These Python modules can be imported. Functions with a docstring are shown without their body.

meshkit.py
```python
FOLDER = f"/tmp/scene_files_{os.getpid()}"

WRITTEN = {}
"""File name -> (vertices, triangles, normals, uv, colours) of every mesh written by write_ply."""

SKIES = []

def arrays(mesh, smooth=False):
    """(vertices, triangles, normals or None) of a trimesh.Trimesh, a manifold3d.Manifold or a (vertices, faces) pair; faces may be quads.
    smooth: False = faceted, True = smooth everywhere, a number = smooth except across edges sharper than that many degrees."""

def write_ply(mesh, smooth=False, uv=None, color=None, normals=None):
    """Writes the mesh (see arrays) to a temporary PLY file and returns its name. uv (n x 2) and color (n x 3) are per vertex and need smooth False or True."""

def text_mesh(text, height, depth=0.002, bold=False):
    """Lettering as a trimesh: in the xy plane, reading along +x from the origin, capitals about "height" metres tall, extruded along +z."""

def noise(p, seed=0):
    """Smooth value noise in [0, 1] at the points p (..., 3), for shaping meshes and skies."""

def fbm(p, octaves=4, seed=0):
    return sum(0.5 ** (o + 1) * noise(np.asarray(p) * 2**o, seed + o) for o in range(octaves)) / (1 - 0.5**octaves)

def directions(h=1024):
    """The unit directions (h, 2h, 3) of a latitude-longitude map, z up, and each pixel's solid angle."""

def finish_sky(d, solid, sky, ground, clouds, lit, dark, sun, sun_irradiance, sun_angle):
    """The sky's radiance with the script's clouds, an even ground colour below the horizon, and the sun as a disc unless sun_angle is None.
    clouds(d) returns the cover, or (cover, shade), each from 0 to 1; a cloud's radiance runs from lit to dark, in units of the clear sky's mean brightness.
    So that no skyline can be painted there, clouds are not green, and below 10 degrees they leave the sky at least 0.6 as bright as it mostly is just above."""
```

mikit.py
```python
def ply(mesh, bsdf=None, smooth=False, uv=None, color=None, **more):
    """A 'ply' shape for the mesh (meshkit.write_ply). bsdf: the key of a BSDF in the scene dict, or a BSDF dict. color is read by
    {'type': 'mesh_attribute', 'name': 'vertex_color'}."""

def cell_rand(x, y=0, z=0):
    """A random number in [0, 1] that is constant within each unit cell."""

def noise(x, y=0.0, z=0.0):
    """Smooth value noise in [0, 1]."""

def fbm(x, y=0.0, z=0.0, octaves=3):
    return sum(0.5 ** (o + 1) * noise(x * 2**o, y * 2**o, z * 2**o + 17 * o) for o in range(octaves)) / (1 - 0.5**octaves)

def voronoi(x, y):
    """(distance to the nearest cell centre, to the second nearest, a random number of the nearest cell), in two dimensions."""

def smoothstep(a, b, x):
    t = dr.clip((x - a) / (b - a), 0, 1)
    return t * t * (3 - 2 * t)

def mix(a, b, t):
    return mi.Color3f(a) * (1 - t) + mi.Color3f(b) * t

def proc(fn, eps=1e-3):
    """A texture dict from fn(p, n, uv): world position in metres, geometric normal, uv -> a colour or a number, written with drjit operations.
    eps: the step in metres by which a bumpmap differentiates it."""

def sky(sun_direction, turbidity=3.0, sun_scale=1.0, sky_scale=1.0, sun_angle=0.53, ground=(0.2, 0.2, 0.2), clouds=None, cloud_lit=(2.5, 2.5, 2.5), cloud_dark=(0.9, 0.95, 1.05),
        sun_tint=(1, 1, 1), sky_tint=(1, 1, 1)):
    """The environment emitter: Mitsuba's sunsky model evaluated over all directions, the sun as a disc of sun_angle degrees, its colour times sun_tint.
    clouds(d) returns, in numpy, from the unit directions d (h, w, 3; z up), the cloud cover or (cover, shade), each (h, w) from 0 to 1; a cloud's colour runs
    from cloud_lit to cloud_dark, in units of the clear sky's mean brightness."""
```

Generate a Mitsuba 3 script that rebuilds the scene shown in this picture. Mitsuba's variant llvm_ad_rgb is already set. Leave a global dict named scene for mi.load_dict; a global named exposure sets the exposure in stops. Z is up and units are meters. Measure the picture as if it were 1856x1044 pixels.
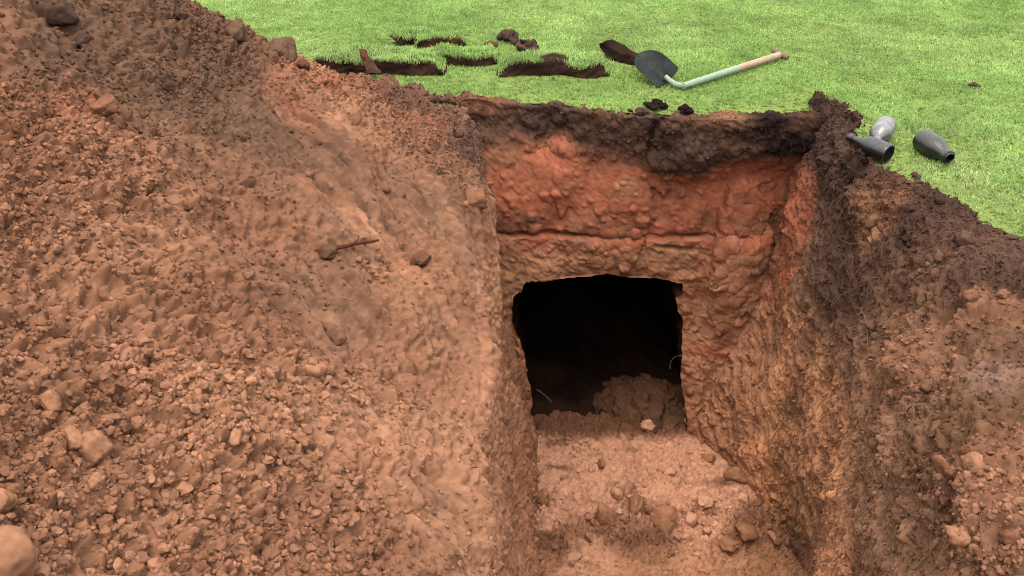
import math
import numpy as np
import trimesh
import drjit as dr
import mitsuba as mi
import mikit
import meshkit
from meshkit import noise, fbm
from scipy.spatial import cKDTree
from shapely.geometry import Polygon, Point
from shapely import contains_xy

T = mi.ScalarTransform4f
scene, labels = {}, {}

# ------------------------------------------------------------------ camera, sky, exposure
CAM = np.array([0.0, 0.0, 1.33])
PITCH = math.radians(32.0)
FWD = np.array([0.0, math.cos(PITCH), -math.sin(PITCH)])
UP = np.array([0.0, math.sin(PITCH), math.cos(PITCH)])
FOCAL = 1607.0                      # in pixels of the 1856 x 1044 photograph
scene['camera'] = {'type': 'perspective', 'fov': 2 * math.degrees(math.atan(928 / FOCAL)), 'fov_axis': 'x',
                   'near_clip': 0.05, 'far_clip': 500.0,
                   'to_world': T().look_at(origin=CAM.tolist(), target=(CAM + FWD).tolist(), up=[0, 0, 1])}
exposure = 3.7
scene['sky'] = mikit.sky([-0.14, -0.30, 1.0], turbidity=4, sun_scale=0.18, sun_angle=40,
                         clouds=lambda d: (1.0 + 0 * d[..., 2], 0.95 * (1 - np.clip(d[..., 2], 0, 1))),     # an overcast sky, brightest overhead
                         cloud_lit=(2.6, 2.55, 2.5), cloud_dark=(0.9, 0.9, 0.9), ground=(0.15, 0.17, 0.1))


def ray(px, py):
    return FWD + np.array([1.0, 0, 0]) * (px - 928) / FOCAL + UP * (522 - py) / FOCAL


def ground(px, py, z=0.0):
    """The point at height z that is seen at a pixel of the photograph."""
    d = ray(px, py)
    return CAM + d * (z - CAM[2]) / d[2]


def at_wall(px, py, y):
    d = ray(px, py)
    return CAM + d * (y / d[1])


def lin(r, g, b, k=1.0):
    """A surface's own colour, from an sRGB triple."""
    c = np.array([r, g, b]) / 255.0
    return np.where(c < 0.04045, c / 12.92, ((c + 0.055) / 1.055) ** 2.4) * k


def sstep(a, b, x):
    t = np.clip((np.asarray(x, float) - a) / (b - a), 0, 1)
    return t * t * (3 - 2 * t)


def lerp(a, b, t):
    t = np.asarray(t)[..., None]
    return np.asarray(a) * (1 - t) + np.asarray(b) * t


def n3(p, scale, seed=0, octaves=1):
    """Noise from -1 to 1 at the points p; scale may be one number or three (per axis)."""
    q = np.asarray(p) * np.asarray(scale)
    return (fbm(q, octaves, seed) if octaves > 1 else noise(q, seed)) * 2 - 1


# ------------------------------------------------------------------ materials
VC = {'type': 'mesh_attribute', 'name': 'vertex_color'}
scene['soil_material'] = {'type': 'twosided', 'bsdf': {'type': 'diffuse', 'reflectance': VC}}
scene['grass_material'] = {'type': 'principledthin', 'base_color': VC, 'roughness': 0.6, 'diff_trans': 0.7, 'spec_trans': 0.0, 'eta': 1.3}


def thatch(p, n, uv):
    a = mikit.fbm(p.x * 9, p.y * 9, 0.5, 3)
    b = mikit.noise(p.x * 70, p.y * 70, 2.0)
    c = mikit.mix((0.09, 0.13, 0.03), (0.16, 0.20, 0.06), a)
    return mikit.mix(c, (0.03, 0.05, 0.012), mikit.smoothstep(0.45, 0.9, b))


scene['lawn_material'] = {'type': 'diffuse', 'reflectance': mikit.proc(thatch)}


def glass_dirt(base, dust):
    def fn(p, n, uv):
        a = mikit.fbm(p.x * 40, p.y * 40, p.z * 40, 3)
        return mikit.mix(base, dust, mikit.smoothstep(0.35, 0.75, a) * 0.8 * dr.clip(n.z * 0.5 + 0.6, 0, 1))
    return mikit.proc(fn)


scene['dark_glass'] = {'type': 'twosided', 'bsdf': {'type': 'principled', 'base_color': glass_dirt((0.003, 0.0035, 0.004), (0.008, 0.008, 0.008)), 'roughness': 0.35, 'specular': 0.6, 'clearcoat': 0.35, 'clearcoat_gloss': 0.7}}
scene['pale_glass'] = {'type': 'twosided', 'bsdf': {'type': 'principled', 'base_color': glass_dirt((0.05, 0.05, 0.053), (0.11, 0.11, 0.11)), 'roughness': 0.3, 'specular': 0.8, 'clearcoat': 0.6, 'clearcoat_gloss': 0.7}}
scene['punt_shade'] = {'type': 'diffuse', 'reflectance': {'type': 'rgb', 'value': [0.008, 0.008, 0.008]}}  # near black, for the shade painted into bottle bases


def steel_fn(p, n, uv):
    a = mikit.fbm(p.x * 30, p.y * 30, p.z * 30, 4)
    return mikit.mix((0.004, 0.007, 0.007), (0.013, 0.017, 0.015), mikit.smoothstep(0.4, 0.75, a))


scene['shovel_steel'] = {'type': 'twosided', 'bsdf': {'type': 'principled', 'base_color': mikit.proc(steel_fn), 'roughness': 0.6, 'specular': 0.15}}


def wood_fn(p, n, uv):
    a = mikit.fbm(p.x * 25, p.y * 25, p.z * 120, 3)
    return mikit.mix((0.30, 0.225, 0.15), (0.17, 0.12, 0.08), a)


def green_fn(p, n, uv):
    a = mikit.fbm(p.x * 60, p.y * 60, p.z * 60, 3)
    return mikit.mix((0.11, 0.19, 0.15), (0.20, 0.22, 0.15), a)


scene['shaft_wood'] = {'type': 'principled', 'base_color': mikit.proc(wood_fn), 'roughness': 0.6, 'specular': 0.3}
scene['handle_wood'] = {'type': 'principled', 'base_color': {'type': 'rgb', 'value': [0.10, 0.055, 0.035]}, 'roughness': 0.6, 'specular': 0.3}
scene['shaft_green'] = {'type': 'principled', 'base_color': mikit.proc(green_fn), 'roughness': 0.5, 'specular': 0.4}


# ------------------------------------------------------------------ helpers that enter shapes
def soil_shape(v, f, c, smooth=True):
    return mikit.ply(trimesh.Trimesh(v, f, process=False), 'soil_material', smooth=smooth, color=np.clip(c, 0.004, 0.9))


def numbered(name):
    if name not in scene and name not in labels:
        return name
    k = 1
    while f'{name}_{k:03d}' in scene or f'{name}_{k:03d}' in labels:
        k += 1
    return f'{name}_{k:03d}'


def tag(key, label=None, cat=None, group=None, kind=None):
    d = {'label': label, 'category': cat, 'group': group, 'kind': kind}
    labels[key] = {k: v for k, v in d.items() if v}


def grid_faces(r, c):
    i = np.arange(r * c).reshape(r, c)
    a, b, d, e = i[:-1, :-1].ravel(), i[:-1, 1:].ravel(), i[1:, 1:].ravel(), i[1:, :-1].ravel()
    return np.vstack([np.stack([a, b, d], 1), np.stack([a, d, e], 1)])


def grid_normals(P):
    gu, gv = np.gradient(P, axis=0), np.gradient(P, axis=1)
    n = np.cross(gv, gu)
    return n / (np.linalg.norm(n, axis=-1, keepdims=True) + 1e-12)


def bumps(P, seeds, radii, k=4, flat=0.75, seed=5):
    """Height of half-buried lumps: round caps with broken outlines, the highest of those near each point."""
    tree = cKDTree(seeds)
    flatP = P.reshape(-1, 3)
    d, i = tree.query(flatP, k=k, workers=-1)
    wob = 1 + 0.38 * n3(flatP, 55, seed) + 0.25 * n3(flatP, 130, seed + 1)
    r = radii[i]
    q = np.clip(1 - (d * wob[:, None] / r) ** 2, 0, 1)
    h = (np.sqrt(q) * 0.7 + 0.3 * np.minimum(1, q * 2.5) * (q > 0)) * r * flat
    return h.max(1).reshape(P.shape[:-1])


def facets(P, spacing, seed, steep=0.55, k=6):
    """Relief of broken earth: every crumb is a tilted, slightly domed facet, and the highest facet shows; creases lie between."""
    r = np.random.default_rng(seed)
    flatP = P.reshape(-1, 3)
    gu, gv = np.gradient(P, axis=0), np.gradient(P, axis=1)
    area = np.linalg.norm(np.cross(gu, gv), axis=-1).ravel()
    n = int(area.sum() / spacing ** 2)
    s = flatP[r.choice(len(flatP), n, p=area / area.sum())]
    d, i = cKDTree(s).query(flatP, k=k, workers=-1)
    g = r.normal(0, steep, (n, 3))
    h0 = r.gamma(1.4, 0.34, n) * spacing
    rel = flatP[:, None] - s[i]
    warp = 1 + 0.5 * n3(flatP, 1.3 / spacing, seed)[:, None]
    h = h0[i] + (g[i] * rel).sum(-1) - 0.75 * d * d / spacing * warp
    return (h.max(1) - 0.55 * spacing).reshape(P.shape[:-1])


# ------------------------------------------------------------------ the terrain's large shape
RIDGE0, RIDGE1, RIDGE_H, RIDGE_S = np.array([-1.62, -0.4]), np.array([-1.66, 2.55]), 1.06, 0.735


def heap_height(x, y):
    p = np.stack([x, y], -1)
    ab = RIDGE1 - RIDGE0
    t = np.clip(((p - RIDGE0) @ ab) / (ab @ ab), 0, 1)
    d = np.linalg.norm(p - RIDGE0 - t[..., None] * ab, axis=-1)
    h = RIDGE_H - RIDGE_S * np.sqrt(d * d + 0.04) + 0.06
    q = np.stack([x, y, 0 * x], -1)
    h = h + 0.05 * n3(q, 2.3, 11) + 0.022 * n3(q, 6.0, 12)
    base = 0.012 + 0.012 * n3(q, 5, 13) - 0.30 * sstep(3.15, 2.5, y)
    k = 0.07
    return base + k * np.logaddexp(0, (h - base) / k) - 0.06 * sstep(3.62, 3.9, y + 0.25 * (x + 0.4))


def tab(y, ys, vs):
    from scipy.interpolate import PchipInterpolator
    return PchipInterpolator(ys, vs)(np.clip(y, ys[0], ys[-1]))


def depth_fade(y):
    return sstep(-1.1, 0.75, y)


def lip_left(y):
    y = np.asarray(y, float)
    q = np.stack([0 * y, y, 0 * y], -1)
    return (0.030 * n3(q, 4.5, 18, 2) + 0.012 * n3(q, 15, 19, 2)) * sstep(3.5, 3.2, y) + tab(y, [-1.2, 0.5, 2.0, 2.7, 3.2, 3.45, 3.6, 3.75, 4.1, 4.8], [-0.1, -0.08, -0.10, -0.14, -0.19, -0.2, -0.27, -0.45, -0.85, -1.5])


def outer_right(y):
    return tab(y, [-1.2, 1.0, 1.6, 2.26, 2.58, 2.74, 2.97, 3.2, 3.45, 3.7], [1.5, 1.52, 1.53, 1.5, 1.43, 1.36, 1.27, 1.30, 1.40, 1.36])


def rim_y(x):
    return tab(x, [-0.9, -0.3, 0.15, 0.55, 0.95, 1.4, 1.8], [3.62, 3.61, 3.575, 3.46, 3.44, 3.45, 3.45])


FLOOR_Z = -1.69
# right wall and bank: for each station Y the profile's points (x, z) from the floor's edge up to the lawn
RIGHT = {
    3.75: [(0.90, -1.69), (1.00, -1.40), (1.14, -1.00), (1.20, -0.65), (1.22, -0.30), (1.24, -0.07), (1.29, 0.0), (1.36, -0.01), (1.50, -0.06)],
    3.50: [(0.90, -1.69), (1.00, -1.40), (1.14, -1.00), (1.20, -0.65), (1.22, -0.30), (1.24, -0.07), (1.29, 0.01), (1.37, 0.0), (1.52, -0.06)],
    3.25: [(1.04, -1.69), (1.10, -1.38), (1.18, -1.00), (1.20, -0.65), (1.20, -0.30), (1.22, -0.07), (1.26, 0.008), (1.33, 0.005), (1.44, -0.05)],
    3.00: [(1.15, -1.69), (1.17, -1.35), (1.19, -0.98), (1.20, -0.62), (1.205, -0.30), (1.22, -0.08), (1.245, 0.0), (1.28, 0.0), (1.40, -0.05)],
    2.60: [(1.24, -1.67), (1.235, -1.28), (1.225, -0.92), (1.22, -0.58), (1.225, -0.34), (1.265, -0.12), (1.32, 0.005), (1.39, 0.03), (1.52, -0.05)],
    2.20: [(1.15, -1.66), (1.145, -1.25), (1.135, -0.88), (1.125, -0.55), (1.135, -0.30), (1.20, -0.09), (1.30, 0.03), (1.43, 0.055), (1.58, -0.05)],
    1.80: [(1.02, -1.64), (1.015, -1.22), (1.01, -0.85), (1.00, -0.50), (1.00, -0.23), (1.07, -0.04), (1.21, 0.05), (1.42, 0.07), (1.62, -0.05)],
    1.20: [(0.90, -1.60), (0.895, -1.18), (0.89, -0.80), (0.885, -0.45), (0.89, -0.17), (0.96, -0.01), (1.12, 0.06), (1.40, 0.07), (1.62, -0.05)],
    -1.2: [(0.90, -1.60), (0.895, -1.18), (0.89, -0.80), (0.885, -0.45), (0.88, -0.16), (0.95, -0.01), (1.12, 0.06), (1.38, 0.07), (1.60, -0.05)],
}
LEFT = [(-0.2, 0.0), (-0.145, -0.10), (-0.115, -0.30), (-0.09, -0.60), (-0.05, -1.00), (0.05, -1.42), (0.11, -1.69)]


def stations():
    ys = [-1.2, -0.8, -0.4, 0.0, 0.3, 0.5, 0.62]
    y = 0.72
    while y < 3.60:
        ys.append(y)
        y += 0.0022 + 0.00105 * y
    return np.array(ys), np.arange(ys[-1] + 0.007, 4.75, 0.009)


YA, YB = stations()
YALL = np.concatenate([YA, YB])
NA = len(YA)


def resample(pts, n):
    """A smooth curve through the points (k, rows, 2) sampled evenly at n places: (rows, n, 2)."""
    from scipy.interpolate import PchipInterpolator
    pts = np.asarray(pts)
    seg = np.linalg.norm(np.diff(pts.mean(1), axis=0), axis=1)
    s = np.concatenate([[0], np.cumsum(seg)])
    s /= s[-1]
    return np.moveaxis(PchipInterpolator(s, pts, axis=0)(np.linspace(0, 1, n)), 0, 1)


# heap columns, from far left to the lip
NH1, NH2 = 40, 500
xl = lip_left(YALL)
w = np.concatenate([np.linspace(0, 0.5, NH1, endpoint=False), np.linspace(0.5, 1, NH2)])
XH = np.concatenate([np.linspace(-3.4, -1.75, NH1, endpoint=False)[None].repeat(len(YALL), 0),
                     -1.75 + (xl[:, None] + 1.75) * np.linspace(0, 1, NH2)[None]], 1)
YH = YALL[:, None].repeat(XH.shape[1], 1)
HEAP = np.stack([XH, YH, heap_height(XH, YH)], -1)

fade = depth_fade(YA)
lipz = HEAP[:NA, -1, 2]
lp = np.array(LEFT)
left_pts = np.stack([np.stack([lp[k, 0] + (xl[:NA] + 0.2) * (1 - k / 6), np.where(k == 0, lipz, lp[k, 1] * fade)], -1) for k in range(7)])
LW = resample(left_pts, 250)
st = sorted(RIGHT)
rp = np.array([RIGHT[s] for s in st])
rr = np.stack([np.stack([tab(YA, st, rp[:, k, 0]), tab(YA, st, rp[:, k, 1]) * np.where(rp[0, k, 1] < -0.1, fade, 1)], -1) for k in range(9)])
rr[7, :, 0] = np.minimum(rr[7, :, 0], outer_right(YA) - 0.03)
rr[8, :, 0] = outer_right(YA) + 0.10
RW = resample(rr, 420)
t = np.linspace(0, 1, 190)[None, :, None]
FL = LW[:, -1:, :] * (1 - t) + RW[:, :1, :] * t
ROWS = np.concatenate([np.stack([XH[:NA], HEAP[:NA, :, 2]], -1), LW[:, 1:], FL[:, 1:], RW[:, 1:]], 1)
LOFT = np.concatenate([ROWS[..., :1], YA[:, None, None].repeat(ROWS.shape[1], 1), ROWS[..., 1:]], -1)
nh = XH.shape[1]
cL, cF, cR = nh + 249, nh + 249 + 189, LOFT.shape[1]
col = np.arange(cR)


# ------------------------------------------------------------------ colours of the soil
K = 0.40
C = {k: lin(*v, K) for k, v in dict(
    heap=(158, 113, 89), pink=(188, 138, 109), greyish=(126, 98, 81), red=(208, 130, 100), brick=(166, 112, 88), clay=(222, 162, 126),
    pale=(240, 196, 172), topsoil=(98, 76, 68), black=(50, 40, 39), bank=(152, 114, 91), umber=(122, 90, 71), orange=(214, 162, 126),
    floor=(250, 190, 158), ochre=(232, 172, 132), mauve=(156, 123, 108)).items()}


def grain(p, seed=0):
    """Light and dark specks of the earth itself."""
    return np.clip(1 + 0.18 * n3(p, 28, 40 + seed, 2) + 0.20 * n3(p, 90, 43 + seed) + 0.16 * n3(p, 210, 44 + seed), 0.45, 1.6)[..., None]


def heap_colour(p):
    a = n3(p, 2.2, 50, 3)
    b = n3(p, (4, 7, 4), 52, 3)
    c = lerp(C['heap'], C['pink'], sstep(-0.15, 0.55, a + 0.4 * b))
    far = sstep(0.15, 0.6, n3(p, 1.7, 56, 2) + 0.55 * sstep(1.7, 2.6, p[..., 1]) * sstep(-0.75, -1.0, p[..., 0] + 0 * p[..., 0]) + 0.35 * sstep(2.3, 3.0, p[..., 1]))
    q = (p - np.array([-1.05, 2.45, 0.5])) / np.array([0.62, 0.62, 0.6])
    far = np.maximum(far, 1.1 * sstep(1.1, 0.5, np.linalg.norm(q, axis=-1) + 0.35 * a + 0.25 * b))
    c = lerp(c, C['greyish'] * 0.92, np.clip(0.8 * far, 0, 0.9))
    c = lerp(c, C['red'] * 1.15, 0.35 * sstep(0.35, 0.7, n3(p, 3.1, 58, 2)))
    # the strip of bare ground at the far end, with some topsoil trodden in
    c = lerp(c, C['topsoil'] * 1.5, 0.65 * sstep(2.75, 3.35, p[..., 1] + 0.25 * b) * sstep(-0.75, -0.5, p[..., 0] + 0.2 * a) * sstep(0.10, 0.03, p[..., 2]))
    return c * grain(p)


def strata(p, warm=0.0):
    """Cut earth: topsoil over red clay, the boundary wandering."""
    a, b = n3(p, 3.0, 60, 3), n3(p, 9.0, 62, 2)
    z = p[..., 2] + 0.07 * a + 0.04 * b
    c = lerp(C['red'], C['brick'], sstep(-0.2, 0.5, n3(p, (6, 6, 9), 64, 3)))
    c = lerp(c, C['clay'], sstep(-0.50, -0.72, z))
    c = lerp(c, C['orange'], sstep(0.0, 0.6, n3(p, 4, 66, 2)) * sstep(-0.75, -1.1, z) * (0.55 + warm))
    c = lerp(c, C['topsoil'], sstep(-0.24, -0.15, z))
    return c, z, a, b


# ------------------------------------------------------------------ the loft: heap, left wall, floor, right wall and bank
rng = np.random.default_rng(7)
is_h, is_l, is_f, is_r = (sstep(0, 1, x) for x in ((nh + 14 - col) / 28, np.minimum(col - nh + 14, cL + 10 - col) / 24, np.minimum(col - cL + 10, cF + 10 - col) / 20, (col - cF + 10) / 20))


def relief(P, N, wh, wl, wf, wr, seed):
    x, y, z = P[..., 0], P[..., 1], P[..., 2]
    low = sstep(2.3, 1.2, y)                                  # coarser, cloddier towards the near end
    slope = np.stack([0.35 * x - 0.2 * z, y + 0.35 * x, 0.35 * z], -1)      # runs long down the slope
    d = wh * (0.020 * n3(P, 7, seed) + 0.008 * n3(P, 17, seed + 1, 2) + (0.006 + 0.004 * low) * n3(P, 38, seed + 2, 2) + 0.0035 * n3(P, 95, seed + 3, 2) + 0.007 * n3(slope, 21, seed + 4, 2))
    d += wl * (0.034 * n3(P, (6, 6, 3), seed + 5) + 0.014 * n3(P, (16, 16, 6), seed + 6, 2) + 0.006 * n3(P, 40, seed + 7, 2) + 0.003 * n3(P, 95, seed + 3, 2))
    d += wf * (0.016 * n3(P, 5, seed + 8, 2) + 0.010 * n3(P, 20, seed + 9, 2) + 0.005 * n3(P, 48, seed + 10, 2) + 0.0025 * n3(P, 110, seed + 3))
    streak = np.stack([x, 0.8 * y - 0.9 * z, 0.25 * z + 0.3 * y], -1)
    ridg = 1 - 2 * np.abs(n3(streak, (8, 17, 17), seed + 11, 2))
    d += wr * (0.030 * n3(P, 4.5, seed + 12) + 0.020 * n3(P, 13, seed + 13, 2) + 0.012 * ridg + 0.008 * n3(P, 34, seed + 14, 2) + 0.004 * n3(P, 90, seed + 3, 2))
    return d


def dents(P, spots):
    out = np.zeros(P.shape[:-1])
    for (c, rx, r, depth) in spots:
        q = (P - c) / np.array(rx)
        out -= depth * np.exp(-(np.sum(q * q, -1) / r ** 2) ** 1.5)
    return out


def hit_heap(px, py):
    d = ray(px, py)
    for t in np.arange(0.6, 6, 0.004):
        p = CAM + d * t
        if p[2] < float(heap_height(np.array(p[0]), np.array(p[1]))):
            return p
    return p


N0 = grid_normals(LOFT)
flat_xy = LOFT.reshape(-1, 3)
# half-buried lumps: many on the heap's near foot, fewer on the streaked part, some on floor and bank
wgt = np.zeros(LOFT.shape[:2])
yy, xx = LOFT[..., 1], LOFT[..., 0]
clump = sstep(-0.25, 0.5, n3(LOFT, 3.3, 70, 2))
wgt[:, :nh] = (0.25 + clump[:, :nh] * 1.3 + 1.5 * sstep(1.9, 1.2, yy[:, :nh]) * sstep(-0.35, -0.7, xx[:, :nh])) * sstep(-2.2, -1.6, xx[:, :nh])
wgt[:, nh:cL] = 0.18
wgt[:, cL:cF] = 0.5 + clump[:, cL:cF]
wgt[:, cF:] = 0.25 + 0.5 * clump[:, cF:]
wgt[:10] = 0
wgt *= np.maximum(yy, 0) ** 1.2
pick = rng.choice(wgt.size, 9000, p=(wgt / wgt.sum()).ravel())
seeds = flat_xy[pick] + rng.normal(0, 0.004, (len(pick), 3))
radii = np.clip(rng.lognormal(math.log(0.0085), 0.48, len(pick)), 0.004, 0.034)
radii *= np.where(pick % cR >= cF, 0.85, 1.0) * np.where((pick % cR >= nh) & (pick % cR < cL), 0.7, 1.0)
amp_y = sstep(0.5, 0.75, yy) * 0.8 + 0.2
disp = relief(LOFT, N0, is_h[None], is_l[None], is_f[None], is_r[None], 100) * amp_y
lump = bumps(LOFT, seeds, radii) * (1 - 0.75 * sstep(-0.95, -0.55, xx) * sstep(2.95, 2.5, yy) * (np.arange(cR) < nh))
heap_spots = [(hit_heap(px, py), s, r, d) for px, py, s, r, d in (
    (112, 34, (1.6, 1, 1), 0.045, 0.075), (146, 70, (1.2, 1, 1), 0.030, 0.055), (330, 28, (1.3, 1, 1), 0.022, 0.04), (308, 150, (1, 1, 1), 0.020, 0.04),
    (190, 200, (1.3, 1, 1), 0.02, 0.025), (395, 600, (1, 1, 1.4), 0.018, 0.03), (760, 475, (1, 1.4, 1), 0.025, 0.035), (740, 450, (1, 1, 1), 0.018, 0.03),
    (600, 345, (1.5, 1, 1), 0.022, 0.025), (450, 120, (1.3, 1, 1), 0.02, 0.025), (790, 860, (1, 1, 1), 0.03, 0.03))]
_r = LOFT.reshape(-1, 3) - CAM
_d = _r @ FWD
_lx, _ly = _r[:, 0] / np.where(_d > 0.3, _d, 1e-3) * FOCAL + 928, 522 - _r @ UP / np.where(_d > 0.3, _d, 1e-3) * FOCAL


def loft_at(px, py):
    """The place on the cut earth that is seen at a pixel."""
    near = np.where((np.hypot(_lx - px, _ly - py) < 7) & (_d > 0.5))[0]
    return LOFT.reshape(-1, 3)[near[_d[near].argmin()]]


bank_spots = [(loft_at(px, py), s, r * 1.6, d * 1.25) for px, py, s, r, d in (
    (1582, 690, (1, 1, 1.3), 0.040, 0.12), (1545, 612, (1, 1, 1.5), 0.035, 0.07), (1690, 965, (1, 1, 1.5), 0.04, 0.11),
    (1712, 562, (1.5, 1, 1), 0.022, 0.06), (1600, 640, (1, 1.3, 1), 0.03, 0.05), (1605, 720, (1, 1, 1), 0.025, 0.06), (1500, 700, (1, 1, 2), 0.03, 0.03),
    (1455, 395, (1, 1, 3.5), 0.022, 0.05), (1450, 470, (1, 1, 3.5), 0.018, 0.04), (1770, 580, (1.6, 1, 1), 0.02, 0.04), (1640, 900, (1, 1, 1), 0.03, 0.04))]
mounds = [(loft_at(1660, 665), (1, 1, 1), 0.085, -0.06), (loft_at(1800, 930), (1, 1, 1), 0.09, -0.04), (loft_at(1560, 370), (1, 1, 1), 0.07, -0.035), (loft_at(1480, 850), (1, 1, 1.4), 0.14, -0.03)]
FLOOR_LUMPS = [(1150, 915, 0.045, 0.030), (1205, 942, 0.055, 0.028), (1095, 938, 0.05, 0.020), (1350, 965, 0.065, 0.040), (1400, 980, 0.04, 0.025), (1300, 985, 0.04, 0.022), (1040, 960, 0.06, 0.018),
               (985, 900, 0.03, 0.022), (1275, 905, 0.035, 0.012), (1330, 860, 0.03, 0.014), (1180, 1000, 0.06, 0.016), (1000, 1010, 0.05, 0.015)]
floor_lumps = [(loft_at(px, py), (1.25, 0.85, 1), r, -h) for px, py, r, h in FLOOR_LUMPS]
chunk = sstep(-0.5, 0.5, n3(LOFT, 3.0, 71, 2))
rough_h = 0.30 + 0.7 * sstep(-0.2, 0.5, n3(LOFT, 3.3, 70, 2) + 1.3 * sstep(1.9, 1.1, yy) * sstep(-0.3, -0.6, xx) + 0.5 * sstep(2.2, 2.8, yy) - 0.35 * sstep(-0.85, -0.45, xx))
steep_r = sstep(-0.06, -0.3, LOFT[..., 2])
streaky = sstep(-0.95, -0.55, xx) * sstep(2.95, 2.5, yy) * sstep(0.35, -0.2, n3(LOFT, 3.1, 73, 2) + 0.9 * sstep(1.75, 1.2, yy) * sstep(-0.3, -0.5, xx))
fr = is_h * rough_h + is_l * 0.34 + is_f * (0.5 + 0.6 * np.exp(-((yy - 2.82) / 0.16) ** 2) + 0.3 * chunk) + is_r * (0.35 + 0.4 * chunk) * (1 - 0.7 * steep_r)
def pits(P, seed, freq=26, depth=0.022):
    """Small dark hollows between the crumbs."""
    q = P + 0.02 * np.stack([n3(P, 22, seed + k) for k in (1, 2, 3)], -1)
    return -depth * sstep(0.30, 0.72, n3(q, (freq, freq, freq * 1.8), seed, 2)) * (0.4 + 0.6 * sstep(-0.3, 0.3, n3(P, 5, seed + 7, 2)))


def along(P, d, k):
    d = np.array(d) / np.linalg.norm(d)
    return P - d * ((P @ d) * (1 - 1 / k))[..., None]


disp += amp_y * fr * 0.22 * facets(LOFT, 0.042, 801) * chunk
disp += amp_y * np.maximum(fr, 0.55 * is_h) * (1 - 0.78 * streaky * is_h) * (0.62 * facets(LOFT, 0.018, 802) + 1.1 * facets(LOFT, 0.0105, 803))
A = amp_y
wl_, wr_ = along(LOFT[:, nh:cL], (0.1, -0.25, -1), 7), along(LOFT[:, cF:], (-0.25, -0.55, -0.8), 8)
disp[:, nh:cL] += (A * is_l[None])[:, nh:cL] * (0.012 * n3(wl_, 22, 805, 2) + 0.007 * n3(wl_, 62, 813, 2))
ridge_r = 1 - 2 * np.abs(n3(wr_, 30, 806, 2))
disp[:, cF:] += (A * is_r[None])[:, cF:] * (steep_r[:, cF:] * (0.012 * ridge_r + 0.009 * n3(wr_, 75, 807, 2)) + (1 - 0.75 * steep_r[:, cF:]) * 0.6 * facets(LOFT[:, cF:], 0.011, 809))
fall = along(LOFT[:, :nh], (0.80, -0.42, -0.5), 7)
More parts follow.
